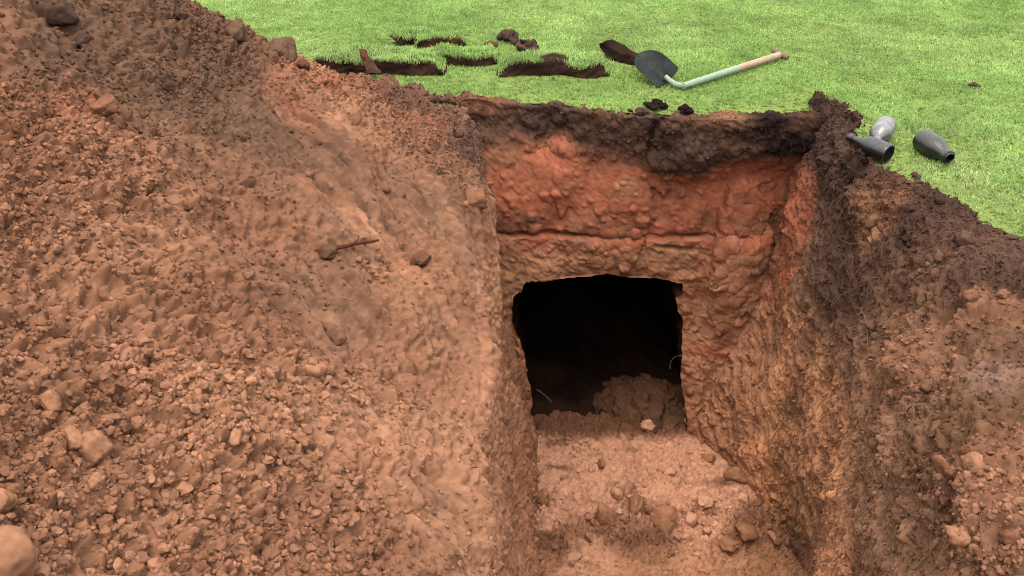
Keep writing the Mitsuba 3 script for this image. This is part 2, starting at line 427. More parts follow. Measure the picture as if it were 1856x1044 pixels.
disp[:, :nh] += (amp_y * streaky)[:, :nh] * (0.007 * n3(fall, 17, 810, 2) + 0.019 * n3(fall, 48, 811, 2) + 0.010 * n3(fall, 110, 814)) - (amp_y * streaky)[:, :nh] * 0.016 * sstep(0.35, 0.7, n3(along(LOFT[:, :nh], (0.80, -0.42, -0.5), 3), 30, 812, 2))
disp += amp_y * (is_h * (0.5 + 0.6 * rough_h) * (1 - 0.8 * streaky) + 0.45 * is_l + 0.6 * is_f + 0.9 * is_r * (1 - 0.5 * steep_r)) * (pits(LOFT, 830) + 0.6 * pits(LOFT, 840, 55, 0.014))
disp += dents(LOFT, heap_spots + bank_spots + mounds + floor_lumps)
SOIL = LOFT + N0 * (disp + lump)[..., None]
SN = grid_normals(SOIL)

# colours, region by region
cols = np.zeros_like(SOIL)
hc = heap_colour(LOFT[:, :nh])
hc = lerp(hc, C['greyish'] * 1.1 * grain(LOFT[:, :nh]), 0.55 * streaky[:, :nh] * sstep(-0.5, 0.3, n3(fall, 7, 88, 2)))  # streaked slope darkened in colour to suggest the shade of a steeper face
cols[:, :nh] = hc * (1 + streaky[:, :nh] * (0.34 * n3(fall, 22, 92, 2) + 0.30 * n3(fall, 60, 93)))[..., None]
p = LOFT[:, nh:cL]
c, z, a, b = strata(p)
wall_l = 1.2 * lerp(C['pink'], C['clay'] * 0.85, sstep(-0.3, 0.4, a + b * 0.4))  # wall colour lightened to offset the shade on its steep face
wall_l = lerp(wall_l, C['greyish'], 0.4 * sstep(0.1, 0.6, n3(p, (9, 9, 3), 72, 2)))
wall_l = lerp(heap_colour(p) / grain(p), wall_l, sstep(0.02, -0.3, p[..., 2]))
wall_l = lerp(wall_l, C['topsoil'] * 1.25, 0.7 * sstep(2.9, 3.4, p[..., 1]) * sstep(-0.32, -0.12, z))
cols[:, nh:cL] = wall_l * grain(p) * (1 + 0.22 * n3(wl_, 26, 90, 2) + 0.12 * n3(wl_, 70, 91))[..., None]
p = LOFT[:, cL:cF]
a = n3(p, 3.5, 74, 3)
c = lerp(C['floor'], C['heap'] * 1.1, sstep(0.0, 0.6, a + 0.35 * sstep(2.95, 2.7, p[..., 1])))
c = lerp(c, C['heap'] * 0.95, 0.9 * sstep(0.1, 0.55, n3(p, (5, 11, 5), 76, 3) + 0.25 * np.exp(-((p[..., 1] - 2.8) / 0.14) ** 2)))
c = lerp(c, C['ochre'], 0.5 * sstep(-0.1, 0.4, n3(p, 4, 77, 2) + 0.9 * sstep(2.75, 2.5, p[..., 1]) - 0.5 * sstep(0.8, 0.3, p[..., 0])) * sstep(2.95, 2.6, p[..., 1]))
for (px, py, r, h) in FLOOR_LUMPS:
    q = np.linalg.norm((p - loft_at(px, py)) * (0.8, 1.1, 1), axis=-1) / r
    c = lerp(c, C['clay'] * 0.72, 0.85 * sstep(1.25, 0.7, q + 0.35 * n3(p, 24, 87, 2)))
c = lerp(c, C['heap'] * 0.8, sstep(3.36, 3.46, p[..., 1] + 0.03 * a))  # floor colour darkened inside the mouth, painting the shade under the wall
cols[:, cL:cF] = c * grain(p)
p = LOFT[:, cF:]
c, z, a, b = strata(p, 0.25)
bank = lerp(C['bank'], C['umber'], sstep(-0.3, 0.5, n3(p, (5, 8, 8), 78, 3)))
bank = lerp(bank, bank * 1.45, sstep(-0.10, -0.30, p[..., 2]))  # steep part lightened in colour to make up for its shade
bank = lerp(bank, C['heap'], 0.6 * sstep(0.1, 0.6, n3(p, 5, 80, 3)))
low = lerp(C['clay'] * 0.9, C['orange'], sstep(-0.3, 0.4, n3(p, 3.2, 82, 2) + 0.4 * sstep(2.9, 2.4, p[..., 1])))
low = lerp(low, C['bank'] * 1.7, 0.7 * sstep(0.0, 0.5, n3(p, (7, 9, 9), 83, 3)))
low = low * np.array([1.35, 1.25, 1.15])  # warmed, and lightened against the occlusion shade low on the wall
c = lerp(low, bank, sstep(-0.85, -0.45, z + 0.12 * n3(p, 2.5, 84, 2) - 0.25 * sstep(2.3, 3.1, p[..., 1])))
dark = sstep(-0.30, -0.12, z) * sstep(2.55, 3.1, p[..., 1])
dark = np.maximum(dark, sstep(1.14, 1.30, p[..., 0] + 0.12 * a) * sstep(1.7, 2.0, p[..., 1] + 0.2 * b) * sstep(3.05, 2.9, p[..., 1]) * 0.8)
corner = sstep(3.08, 3.2, p[..., 1] + 0.05 * a)
c = lerp(c, lerp(lerp(C['red'], C['brick'], sstep(-0.2, 0.4, n3(p, 8, 89, 2))), C['clay'] * 0.85, sstep(-0.7, -1.0, z)), corner)
c = lerp(c, C['topsoil'] * 1.35, 0.8 * sstep(-0.85, -0.6, z + 0.1 * b) * sstep(2.45, 2.8, p[..., 1] + 0.1 * a) * (1 - corner))
c = lerp(c, C['topsoil'], dark)
c = lerp(c, C['black'], 0.6 * dark * sstep(0.0, 0.5, n3(p, 6, 86, 3)))
for (px, py, r, cc) in ((1660, 665, 0.11, 'heap'), (1810, 940, 0.13, 'heap'), (1600, 380, 0.11, 'heap'), (1570, 430, 0.08, 'pink'), (1700, 590, 0.07, 'heap'), (1800, 690, 0.09, 'mauve'), (1790, 560, 0.09, 'heap'), (1840, 820, 0.09, 'heap')):
    q = np.linalg.norm((p - loft_at(px, py)) * (1, 0.9, 1), axis=-1) / r + 0.3 * b
    c = lerp(c, C[cc], 0.8 * sstep(1.2, 0.4, q + 0.25 * n3(p, 20, 96, 2)))
cols[:, cF:] = c * grain(p) * (1 + steep_r[:, cF:] * (0.25 * n3(wr_, 28, 94, 2) + 0.16 * n3(wr_, 80, 95)))[..., None]


def part_of_loft(name, c0, c1):
    P = SOIL[:, c0:c1]
    scene[name] = soil_shape(P.reshape(-1, 3), grid_faces(*P.shape[:2]), cols[:, c0:c1].reshape(-1, 3))
    tag(name, kind='structure')


# the heap goes on beyond the trench's end: the same columns, further rows
PB = HEAP[NA - 1:]
NB = grid_normals(PB)
one, nil = np.ones(nh)[None], np.zeros(nh)[None]
near_seeds = rng.choice(PB.shape[0] * nh, 2500)
ps = PB.reshape(-1, 3)[near_seeds]
ps = ps[ps[:, 0] > -1.9]
db = relief(PB, NB, one, nil, nil, nil, 100) + bumps(PB, ps, np.clip(rng.lognormal(math.log(0.013), 0.5, len(ps)), 0.006, 0.045))
db = db + 0.55 * facets(PB, 0.042, 821) + 0.6 * facets(PB, 0.021, 822)
SB = PB + NB * db[..., None]
SB[0] = SOIL[NA - 1, :nh]
cb = heap_colour(PB)
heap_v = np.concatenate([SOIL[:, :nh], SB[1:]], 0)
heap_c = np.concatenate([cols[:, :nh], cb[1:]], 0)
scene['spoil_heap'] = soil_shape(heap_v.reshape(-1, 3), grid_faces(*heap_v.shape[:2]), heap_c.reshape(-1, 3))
tag('spoil_heap', kind='structure')
part_of_loft('trench_left_wall', nh - 1, cL)
part_of_loft('trench_floor', cL - 1, cF)
part_of_loft('trench_right_bank', cF - 1, cR)

# ------------------------------------------------------------------ the end wall with the tunnel's mouth
WY = 3.43                                                    # the lower wall's plane
mouth_px = [(930, 548), (947, 540), (950, 524), (1000, 518), (1060, 515), (1105, 510), (1140, 516), (1190, 516), (1241, 526), (1240, 546), (1229, 550),
            (1231, 576), (1241, 588), (1239, 640), (1236, 690), (1243, 740), (1250, 820), (940, 820), (966, 745), (964, 722), (955, 692), (951, 652), (936, 612), (928, 590)]
mouth = np.array([at_wall(px, py, WY)[[0, 2]] for px, py in mouth_px])
ring = []
for k in range(len(mouth)):
    a_, b_ = mouth[k], mouth[(k + 1) % len(mouth)]
    n_ = max(1, int(np.linalg.norm(b_ - a_) / 0.008))
    ring += [a_ + (b_ - a_) * i / n_ for i in range(n_)]
ring = np.array(ring)
q3 = np.stack([ring[:, 0], 0 * ring[:, 0], ring[:, 1]], -1)
ring = ring + 0.0055 * np.stack([n3(q3, 22, 201, 2), n3(q3, 22, 203, 2)], -1)
mouth_poly = Polygon(ring).buffer(0)

ZTOP = np.concatenate([np.linspace(0, 1, 26)])               # over the rim
nz = 300
xw = np.arange(-0.62, 1.72, 0.0062)
zs = np.linspace(-0.02, -1.80, nz)


def wall_y(x, z):
    """The end wall's distance at (x, z), with all its relief (grid or list of points)."""
    q = np.stack([x, 0 * x, z], -1)
    y = rim_y(x)
    y = y + (3.50 - y) * sstep(-0.05, -0.35, z)
    ledge = -0.575 + 0.035 * n3(q, (3, 1, 1), 210, 2) + 0.012 * n3(q, (14, 1, 1), 211, 2) - 0.03 * sstep(0.6, 1.2, x)
    y = y - 0.020 * (0.6 + 0.8 * n3(q, (6, 1, 1), 216, 2)) * sstep(ledge + 0.012, ledge - 0.012, z) * sstep(-0.2, 0.15, x + 0.1)
    crack = 1.4 * np.exp(-((z - ledge - 0.006) / 0.009) ** 2) * sstep(-0.1, 0.4, n3(q, (5, 1, 1), 213) + 0.3)
    second = -0.635 + 0.02 * n3(q, (5, 1, 1), 215)
    crack += 0.9 * np.exp(-((z - second) / 0.009) ** 2) * sstep(0.62, 0.7, x) * sstep(0.88, 0.8, x)
    y = y + 0.035 * crack
    rough = 0.35 + 0.5 * sstep(-0.5, -0.62, z) + 0.8 * sstep(-0.25, -0.12, z)
    d = 0.013 * n3(q, 6, 221, 2) + rough * (0.009 * n3(q, (17, 1, 12), 223, 2) + 0.008 * n3(q, (36, 1, 30), 225, 2) + 0.004 * n3(q, 90, 226, 2)) + 0.006 * n3(q, (34, 1, 7), 228, 2)
    d += 0.035 * sstep(-0.30, -0.12, z + 0.06 * n3(q, 7, 229, 2)) * (0.6 + 0.7 * sstep(0.5, 0.9, x))      # the root mat overhangs a little
    d += 0.05 * sstep(0.80, 0.95, x) * sstep(-0.75, -1.4, z) + 0.05 * sstep(0.05, -0.05, x) * sstep(-0.7, -1.4, z)
    cl = np.exp(-(((x - 0.74) / 0.10) ** 2 + ((z + 0.20) / 0.10) ** 2) ** 2)                                # a hanging lump of topsoil
    d += 0.05 * cl
    gully = np.exp(-((x - 0.575 - 0.10 * (z + 0.1)) / 0.012) ** 2) * sstep(0.0, -0.04, z) * sstep(-0.22, -0.12, z)
    return y - d + 0.04 * gully


rise = 0.008 + 0.018 * sstep(0.80, 1.05, xw) + 0.02 * sstep(0.1, -0.15, xw) - 0.13 * sstep(1.38, 1.46, xw)
rise = rise + 0.010 * n3(np.stack([xw, 0 * xw, 0 * xw], -1), 12, 246, 3)
XW = np.broadcast_to(xw, (nz, len(xw))).copy()
ZW = rise[None] + np.linspace(0, 1, nz)[:, None] * (-1.80 - rise[None])
YW = wall_y(XW, ZW)
front = np.stack([XW, YW, ZW], -1)
width = 0.07 + 0.05 * sstep(0.80, 1.0, xw) + 0.03 * sstep(0.05, -0.3, xw) - 0.02 * sstep(0.3, 0.5, xw) * sstep(0.8, 0.65, xw)
tt = np.linspace(0, 1, 30)[:-1, None]
cap = np.stack([np.broadcast_to(xw, (29, len(xw))), YW[0] * tt + (np.maximum(rim_y(xw) + 0.10, YW[0] + 0.04)) * (1 - tt), -0.025 + (0.025 + rise) * np.sin(0.5 * np.pi * tt) ** 0.7], -1)
qn = cap.copy()
cap[..., 2] += 0.014 * n3(qn, 16, 240, 2) * np.sin(np.pi * tt) + 0.008 * n3(qn, 42, 242, 2) * np.sin(np.pi * tt)
cap[..., 1] += 0.02 * n3(qn, 12, 244, 2) * (1 - tt)
EW = np.concatenate([cap, front], 0)
EN = grid_normals(EW)
EN *= -np.sign(EN[60, 60, 1]) * 1.0
ew_seed = EW.reshape(-1, 3)[rng.choice(EW.shape[0] * EW.shape[1], 1800)]
ew_rad = np.clip(rng.lognormal(math.log(0.009), 0.45, len(ew_seed)), 0.004, 0.03)
inside_margin = ~contains_xy(mouth_poly.buffer(0.03), ew_seed[:, 0], ew_seed[:, 2])
ewf = 0.35 * facets(EW * (1, 1, 0.4), 0.11, 815, 0.16) * sstep(-0.12, -0.26, EW[..., 2]) + 0.5 * facets(EW, 0.03, 816, 0.4) * sstep(-0.3, -0.15, EW[..., 2]) + 0.8 * (pits(EW, 850, 24, 0.018) + 0.7 * pits(EW, 860, 50, 0.012)) * (0.6 + 0.6 * sstep(-0.6, -0.7, EW[..., 2])) + 0.18 * facets(EW * (1, 1, 0.45), 0.035, 811, 0.4) * (0.4 + 0.6 * sstep(-0.62, -0.7, EW[..., 2])) + 0.35 * facets(EW * (1, 1, 0.6), 0.017, 812, 0.4)
EWD = EW + (0.5 * EN * ewf[..., None]) * np.minimum(1, np.arange(EW.shape[0]) / 8)[:, None, None]
EWD = EWD + np.concatenate([np.sin(np.pi * tt) * 0 + 1, np.ones((nz, 1))])[..., None] * EN * (0.75 * bumps(EW, ew_seed[inside_margin], ew_rad[inside_margin]))[..., None]
p = EW
c, z, a, b = strata(p)
c = lerp(c, C['pale'], 0.7 * sstep(0.012, 0.0, np.abs(p[..., 2] + 0.60 - 0.03 * n3(p, (3, 1, 1), 210, 2))) * sstep(-0.2, 0.3, n3(p, (8, 1, 20), 250, 2)))  # pale line for light on the ledge, put into the colour
lw = sstep(-0.60, -0.68, p[..., 2])
lowc = lerp(C['clay'], C['brick'] * 1.2, sstep(-0.1, 0.5, n3(p, (7, 1, 9), 252, 3)))
lowc = lerp(lowc, C['bank'], 0.6 * sstep(0.0, 0.5, n3(p, (5, 1, 8), 254, 3)))
lowc = lerp(lowc, C['red'] * 1.15, 0.7 * sstep(0.2, 0.6, n3(p, (4, 1, 5), 256, 2)))
c = lerp(c, lowc, lw * sstep(-0.1, 0.1, p[..., 0] + 0.2))
# topsoil: thin and reddish at the left, thick and nearly black at the right
x_ = p[..., 0]
thick = 0.15 + 0.03 * sstep(0.1, 0.4, x_) + 0.08 * sstep(0.5, 0.68, x_) * sstep(0.92, 0.8, x_) + 0.02 * sstep(0.95, 1.2, x_) + 0.0 * x_
zt = p[..., 2] + 0.06 * a + 0.05 * b + 0.03 * n3(p, (30, 1, 12), 258, 2)
top = sstep(-thick - 0.05, -thick + 0.05, zt)
tc = lerp(C['topsoil'], C['umber'], 0.6 * sstep(-0.2, 0.4, n3(p, (9, 4, 9), 260, 3)))
tc = lerp(tc, C['black'], 0.9 * sstep(-0.1, 0.35, n3(p, (8, 4, 8), 262, 3) * 0.7 + 0.5 * sstep(0.85, 1.1, x_) - 0.25))
tc = lerp(tc, C['greyish'], 0.6 * sstep(0.15, -0.1, x_) * sstep(-0.2, 0.3, n3(p, 7, 264, 2)))
tc = lerp(tc, C['brick'], 0.6 * sstep(0.16, 0.02, np.abs(x_ + 0.12)) * sstep(-0.06, -0.01, p[..., 2]))
tc = lerp(tc, C['pink'] * 0.8, 0.8 * np.exp(-((x_ - 0.88) / 0.07) ** 2) * sstep(-0.04, 0.0, p[..., 2]))
base = lerp(C['red'], C['brick'], sstep(-0.1, 0.6, n3(p, (7, 7, 8), 64, 3)))
base = lerp(base, C['bank'] * 1.1, 0.6 * sstep(0.1, 0.5, n3(p, (4, 4, 6), 65, 3)))
base = lerp(base, C['clay'] * 0.9, 0.6 * sstep(0.15, 0.5, n3(p, (6, 4, 6), 66, 3)))
base = lerp(base, lowc, lw)
base = lerp(base, C['pale'], 0.4 * sstep(0.020, 0.006, np.abs(p[..., 2] + 0.60 - 0.035 * n3(np.stack([x_, 0 * x_, p[..., 2]], -1), (3, 1, 1), 210, 2))) * sstep(-0.05, 0.35, n3(p, (8, 1, 20), 250, 2)))  # pale streak paints the light caught on top of the ledge
base = lerp(base, C['orange'], 0.8 * np.exp(-(((x_ + 0.0) / 0.09) ** 2 + ((p[..., 2] + 0.82) / 0.16) ** 2)))
ewc = lerp(base, tc, top) * grain(p, 5)
nr, ncol = EWD.shape[:2]
ev = EWD.reshape(-1, 3).copy()
inside = contains_xy(mouth_poly, ev[:, 0], ev[:, 2]) & (np.repeat(np.arange(nr), ncol) > 60)
ef = grid_faces(nr, ncol)
ef = ef[~inside[ef].all(1)]
# the vertices that ring the hole are drawn onto its outline
edge = np.zeros(len(ev), bool)
mixed = inside[ef].any(1)
edge[np.unique(ef[mixed])] = True
edge &= inside
rtree = cKDTree(ring)
_, ri = rtree.query(ev[edge][:, [0, 2]])
ev[edge, 0], ev[edge, 2] = ring[ri, 0], ring[ri, 1]
ev[edge, 1] = wall_y(ring[ri, 0], ring[ri, 1])
scene['trench_end_wall'] = soil_shape(ev, ef[:, ::-1], ewc.reshape(-1, 3))
tag('trench_end_wall', kind='structure')

# the tunnel: the mouth's outline carried back into the earth, bending left
ty = np.concatenate([[0, 0.008, 0.02], np.linspace(0.035, 0.4, 40), np.linspace(0.45, 3.4, 60)])
y0 = wall_y(ring[:, 0], ring[:, 1])
cen = ring.mean(0)
rows = []
for d in ty:
    g = 1 + 0.10 * sstep(0, 0.25, d)
    r = cen + (ring - cen) * g + np.array([-0.75 * sstep(0.9, 3.2, d), 0])
    r[:, 1] = np.maximum(r[:, 1], -1.72)
    rows.append(np.stack([r[:, 0], np.where(d < 0.3, y0 + (WY + 0.3 - y0) * d / 0.3, WY + d) if d < 0.3 else np.full(len(r), WY + d), r[:, 1]], -1))
TU = np.array(rows)
TU = np.concatenate([TU, TU[:, :1]], 1)
s = sstep(0, 0.06, ty)[:, None]
TN = grid_normals(TU)
TUD = TU + TN * (s * (0.025 * n3(TU, 9, 270, 2) + 0.012 * n3(TU, 30, 272, 2)))[..., None]
tcol = lerp(C['umber'] * 0.30, C['topsoil'] * 0.22, sstep(-0.3, 0.3, n3(TU, 6, 274, 2))) * grain(TU, 8)  # earth colours cut down to paint the deep shade of the tunnel
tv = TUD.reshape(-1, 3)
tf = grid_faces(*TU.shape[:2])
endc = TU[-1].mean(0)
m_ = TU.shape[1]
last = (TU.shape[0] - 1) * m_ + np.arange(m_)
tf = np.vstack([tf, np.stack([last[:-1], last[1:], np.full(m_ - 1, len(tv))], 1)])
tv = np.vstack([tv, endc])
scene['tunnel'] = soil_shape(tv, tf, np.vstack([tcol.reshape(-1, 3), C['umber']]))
tag('tunnel', kind='structure')

# ------------------------------------------------------------------ the lawn
gy = np.linspace(-0.95, 3.46, 60)
hole = [(float(lip_left(y)) - 0.12, y) for y in gy] + [(x, float(rim_y(x)) + 0.025) for x in np.linspace(-0.32, 1.34, 40)] + [(float(outer_right(y)) + 0.025, y) for y in gy[::-1]]
hole_poly = Polygon(hole).buffer(0)
lawn_poly = Polygon([(-60, -40), (60, -40), (60, 90), (-60, 90)]).difference(hole_poly)
lv, lf = trimesh.creation.triangulate_polygon(lawn_poly, engine='earcut')
lv3 = np.column_stack([lv, np.zeros(len(lv))])
scene['lawn'] = mikit.ply(trimesh.Trimesh(lv3, lf, process=False), 'lawn_material')
tag('lawn', kind='structure')


def soil_cover(x, y):
    """How far a place is covered by soil (above 0) or grown with grass (below 0), in metres or so."""
    q = np.stack([x, y, 0 * x], -1)
    rag = 0.035 * n3(q, 11, 300, 2) + 0.02 * n3(q, 34, 302)
    a = np.where((y < 3.9) & (x < 0.2), (heap_height(x, y) - 0.018) * 1.6, -1)
    a = np.where((x < -0.25) & (y < 3.55), np.maximum(a, 0.035 + 0.03 * n3(q, 6, 304)), a)
    wd = 0.02 + 0.075 * sstep(0.80, 1.0, x) + 0.05 * sstep(0.05, -0.3, x)
    b = np.where((x > -0.6) & (x < 1.45), rim_y(x) + wd - y, -1)
    c_ = np.where(y < 3.5, outer_right(y) + 0.07 - x, -1)
    d = np.minimum(b, c_) if False else np.where((x < 1.45) & (x > -0.6) & (y > 3.3), b, c_)
    d = np.where(x < -0.25, -1, d)
    d = np.where((x > 1.2) & (y > 3.25), np.minimum(np.maximum(b, -1), outer_right(y) + 0.03 - x), d)
    return np.maximum(a, d) + rag


def blades(xy, z0, h, w_, seed, colour, lean=0.55):
    """Bent, tapering blades as one mesh: five points and three triangles each."""
    r = np.random.default_rng(seed)
    n = len(xy)
    ang, bend = r.uniform(0, 2 * math.pi, n), r.uniform(0, 2 * math.pi, n)
    side = np.stack([np.cos(ang), np.sin(ang), 0 * ang], -1) * (w_ / 2)[:, None]
    ln = np.abs(r.normal(0.4, lean, n))[:, None]
    dirn = np.stack([np.cos(bend), np.sin(bend), 0 * bend], -1)
    p0 = np.column_stack([xy, z0])
    up = np.array([0, 0, 1.0])
    p1 = p0 + up * (0.55 * h)[:, None] + dirn * ln * (0.30 * h)[:, None]
    p2 = p0 + up * (h * (1 - 0.18 * np.minimum(ln[:, 0], 2)))[:, None] + dirn * ln * (0.85 * h)[:, None]
    v = np.stack([p0 - side, p0 + side, p1 - side * 0.85, p1 + side * 0.85, p2], 1).reshape(-1, 3)
    f = (np.array([[0, 1, 3], [0, 3, 2], [2, 3, 4]])[None] + 5 * np.arange(n)[:, None, None]).reshape(-1, 3)
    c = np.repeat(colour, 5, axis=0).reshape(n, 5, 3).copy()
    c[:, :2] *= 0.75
    return v, f, c.reshape(-1, 3)


def grass_colour(xy, seed):
    r = np.random.default_rng(seed)
    q = np.column_stack([xy, 0 * xy[:, 0]])
    a, b, m = n3(q, 1.6, 310, 3), n3(q, 8, 312, 2), n3(q, 26, 314)
    green, lime, straw, deep = (np.array(v) for v in ((0.25, 0.40, 0.12), (0.36, 0.485, 0.18), (0.47, 0.45, 0.28), (0.155, 0.28, 0.07)))
    c = lerp(green, lime, sstep(-0.4, 0.5, a + 0.4 * b + r.normal(0, 0.3, len(xy))))
    c = lerp(c, deep, 0.75 * sstep(0.0, 0.6, b * 0.6 + m * 0.6 + r.normal(0, 0.25, len(xy))))
    near = sstep(3.9, 2.6, xy[:, 1])
    c = lerp(c, straw, np.clip((0.10 + 0.22 * near) * 1.0, 0, 1) * (r.random(len(xy)) < 0.25 + 0.45 * near * sstep(-0.3, 0.3, b)) * 1.6)
    return c * (r.uniform(0.7, 1.25, len(xy)) * (1 + 0.24 * n3(q, 4.5, 316, 2) + 0.18 * n3(q * (0.7, 1, 1), 15, 318, 2)))[:, None]


gr = np.random.default_rng(21)
xy = np.column_stack([gr.uniform(-2.2, 4.0, 900000), gr.uniform(1.2, 6.4, 900000)])
rel = np.column_stack([xy, np.zeros(len(xy))]) - CAM
dep = rel @ FWD
sx, sy = rel[:, 0] / dep * FOCAL + 928, 522 - rel @ UP / dep * FOCAL
seen = (sx > -60) & (sx < 1916) & (sy > -60) & (sy < 1100)
keep = gr.random(len(xy)) < np.where(seen, 1.0, 0.12)
xy = xy[keep]
cover = soil_cover(xy[:, 0], xy[:, 1])
thin = gr.random(len(xy)) < 0.45 * sstep(0.15, 0.5, n3(np.column_stack([xy, 0 * xy[:, 0]]), 9, 354, 2))
ok_ = (cover < 0) & ~thin
xy, cover = xy[ok_], cover[ok_]

# ------------------------------------------------------------------ cut turf lying on the lawn
TURF_BLOCKS = []


def turf(corner_px, depth, thick, rot, label, lump=0.0, curl=0.0, seed=0, name='turf_strip', grassy=True, dark=0.0, z_base=0.012, group=None):
    """A cut strip of turf: ragged soil slab, grass on top. corner_px: its front bottom edge, left and right, in the photograph."""
    global xy, cover
    a_, b_ = ground(*corner_px[0]), ground(*corner_px[1])
    length = np.linalg.norm(b_ - a_)
    ux = (b_ - a_) / length
    uy = np.array([-ux[1], ux[0], 0])
    nu, nv = max(12, int(length / 0.011)), max(8, int(depth / 0.011))
    nt = 7
    key = numbered(name)

    def top_h(u, v):
        q = np.stack([u * length + seed, v * depth, 0 * u + seed], -1)
        h = thick * (0.85 + 0.30 * n3(q, 12, 320 + seed, 2)) + lump * np.exp(-((u - 0.5) / 0.22) ** 2 - ((v - 0.25) / 0.4) ** 2)
        return h * (0.30 + 0.70 * sstep(0, 0.09, u) * sstep(1, 0.91, u)) + curl * np.clip(1 - u / 0.35, 0, 1) ** 2

    # a closed loop of points round the slab for every u: bottom front -> top front -> top back -> bottom back
    us = np.linspace(0, 1, nu)
    loop = [(0.0, k / nt) for k in range(nt)] + [(k / nv, 1.0) for k in range(nv)] + [(1.0, 1 - k / nt) for k in range(nt)]
    L = np.array(loop)
    U, V = np.meshgrid(us, L[:, 0], indexing='ij')
    Hh = L[None, :, 1].repeat(nu, 0)
    q = np.stack([U * length * 1.0 + 3 * seed, V * depth, Hh * thick], -1)
    zz = z_base * 0 + Hh * top_h(U, V) + curl * 0.85 * np.clip(1 - U / 0.35, 0, 1) ** 2 * (1 - Hh)
    off = 0.010 * n3(q, 18, 330 + seed, 2) + 0.006 * n3(q, 55, 332 + seed)
    P = a_ + ux * (U * length)[..., None] + uy * (V * depth + off * np.where(V > 0.5, 1, -1) * (1 - 0.4 * Hh) + 0.05 * n3(q * (1, 0, 0), 5, 334 + seed, 2))[..., None]
    P[..., 2] = zz + 0.004 * n3(q, 40, 336 + seed)
    P = P + ux * (0.012 * n3(q * (0, 1, 1), 30, 338 + seed) * (np.abs(U - 0.5) > 0.47))[..., None]
    ends = P.mean(1)
    v = np.vstack([P.reshape(-1, 3), ends[[0, -1]]])
    m = len(loop)
    f = [grid_faces(nu, m)]
    for e, base_i, flip in ((0, 0, True), (1, (nu - 1) * m, False)):
        ii = base_i + np.arange(m)
        t_ = np.stack([ii, np.roll(ii, -1), np.full(m, nu * m + e)], 1)
        f.append(t_ if flip else t_[:, ::-1])
    f = np.vstack(f)
    q = v
    c = 0.75 * lerp(lerp(C['topsoil'] * 0.75, C['umber'] * 0.9, sstep(-0.2, 0.5, n3(q, 12, 340 + seed, 2))), C['black'], np.clip(dark + 0.5 * sstep(0, 0.5, n3(q, 9, 342 + seed, 2)), 0, 1)) * grain(q, seed)
    if not grassy:
        c = c
    scene[key + '__soil_slab'] = soil_shape(v, f, c)
    if grassy:
        r = np.random.default_rng(400 + seed)
        n = int(length * depth * 42000)
        uv = r.random((n, 2)) * (1, 1.05) - (0, 0.05)
        uv = uv[~((np.exp(-((uv[:, 0] - 0.5) / 0.2) ** 2 - ((uv[:, 1] - 0.2) / 0.35) ** 2) > 0.62) & (lump > 0))]
        pos = a_ + ux * (uv[:, :1] * length) + uy * (uv[:, 1:] * depth + 0.05 * n3(np.stack([uv[:, 0] * length + 3 * seed, 0 * uv[:, 0], 0 * uv[:, 0]], -1), 5, 334 + seed, 2)[:, None])
        hh = r.uniform(0.016, 0.03, len(uv))
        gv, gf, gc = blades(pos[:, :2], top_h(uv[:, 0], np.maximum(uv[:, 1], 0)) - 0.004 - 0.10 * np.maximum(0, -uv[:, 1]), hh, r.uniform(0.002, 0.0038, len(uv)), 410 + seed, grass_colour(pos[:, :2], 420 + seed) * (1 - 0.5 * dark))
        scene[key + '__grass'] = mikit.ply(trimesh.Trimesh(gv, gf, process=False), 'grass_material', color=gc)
        labels[key + '__grass'] = {'kind': 'stuff'}
    tag(key, label, 'turf', group)
    blk = Polygon([(p_ + uy * s_)[:2] for p_, s_ in ((a_, -0.045), (b_, -0.045), (b_, depth), (a_, depth))])
    TURF_BLOCKS.append(blk)
    return key


turf([(556, 136), (806, 136)], 0.20, 0.078, 0, 'long cut turf strip with a dark soil edge, lying beside the spoil heap', seed=1)
turf([(780, 118), (902, 117)], 0.13, 0.055, 0, 'short thin turf piece set back between the two long strips', seed=2)
turf([(903, 138), (1104, 142)], 0.15, 0.068, 0, 'cut turf strip with a dark soil lump on its front edge', lump=0.02, seed=3)
turf([(716, 84), (790, 74)], 0.10, 0.046, 0, 'small tilted turf piece at the far left of the turf row', curl=0.03, seed=4)
turf([(752, 86), (842, 84)], 0.07, 0.044, 0, 'thin turf sliver with brown soil at its right end', seed=5)
turf([(1086, 104), (1160, 122)], 0.09, 0.05, 0, 'dark bare turf strip with its left end curled up, against the shovel blade', curl=0.055, seed=6, grassy=False, dark=0.5)

# ------------------------------------------------------------------ clods
_ico = {k: trimesh.creation.icosphere(subdivisions=k) for k in (0, 1, 2, 3)}


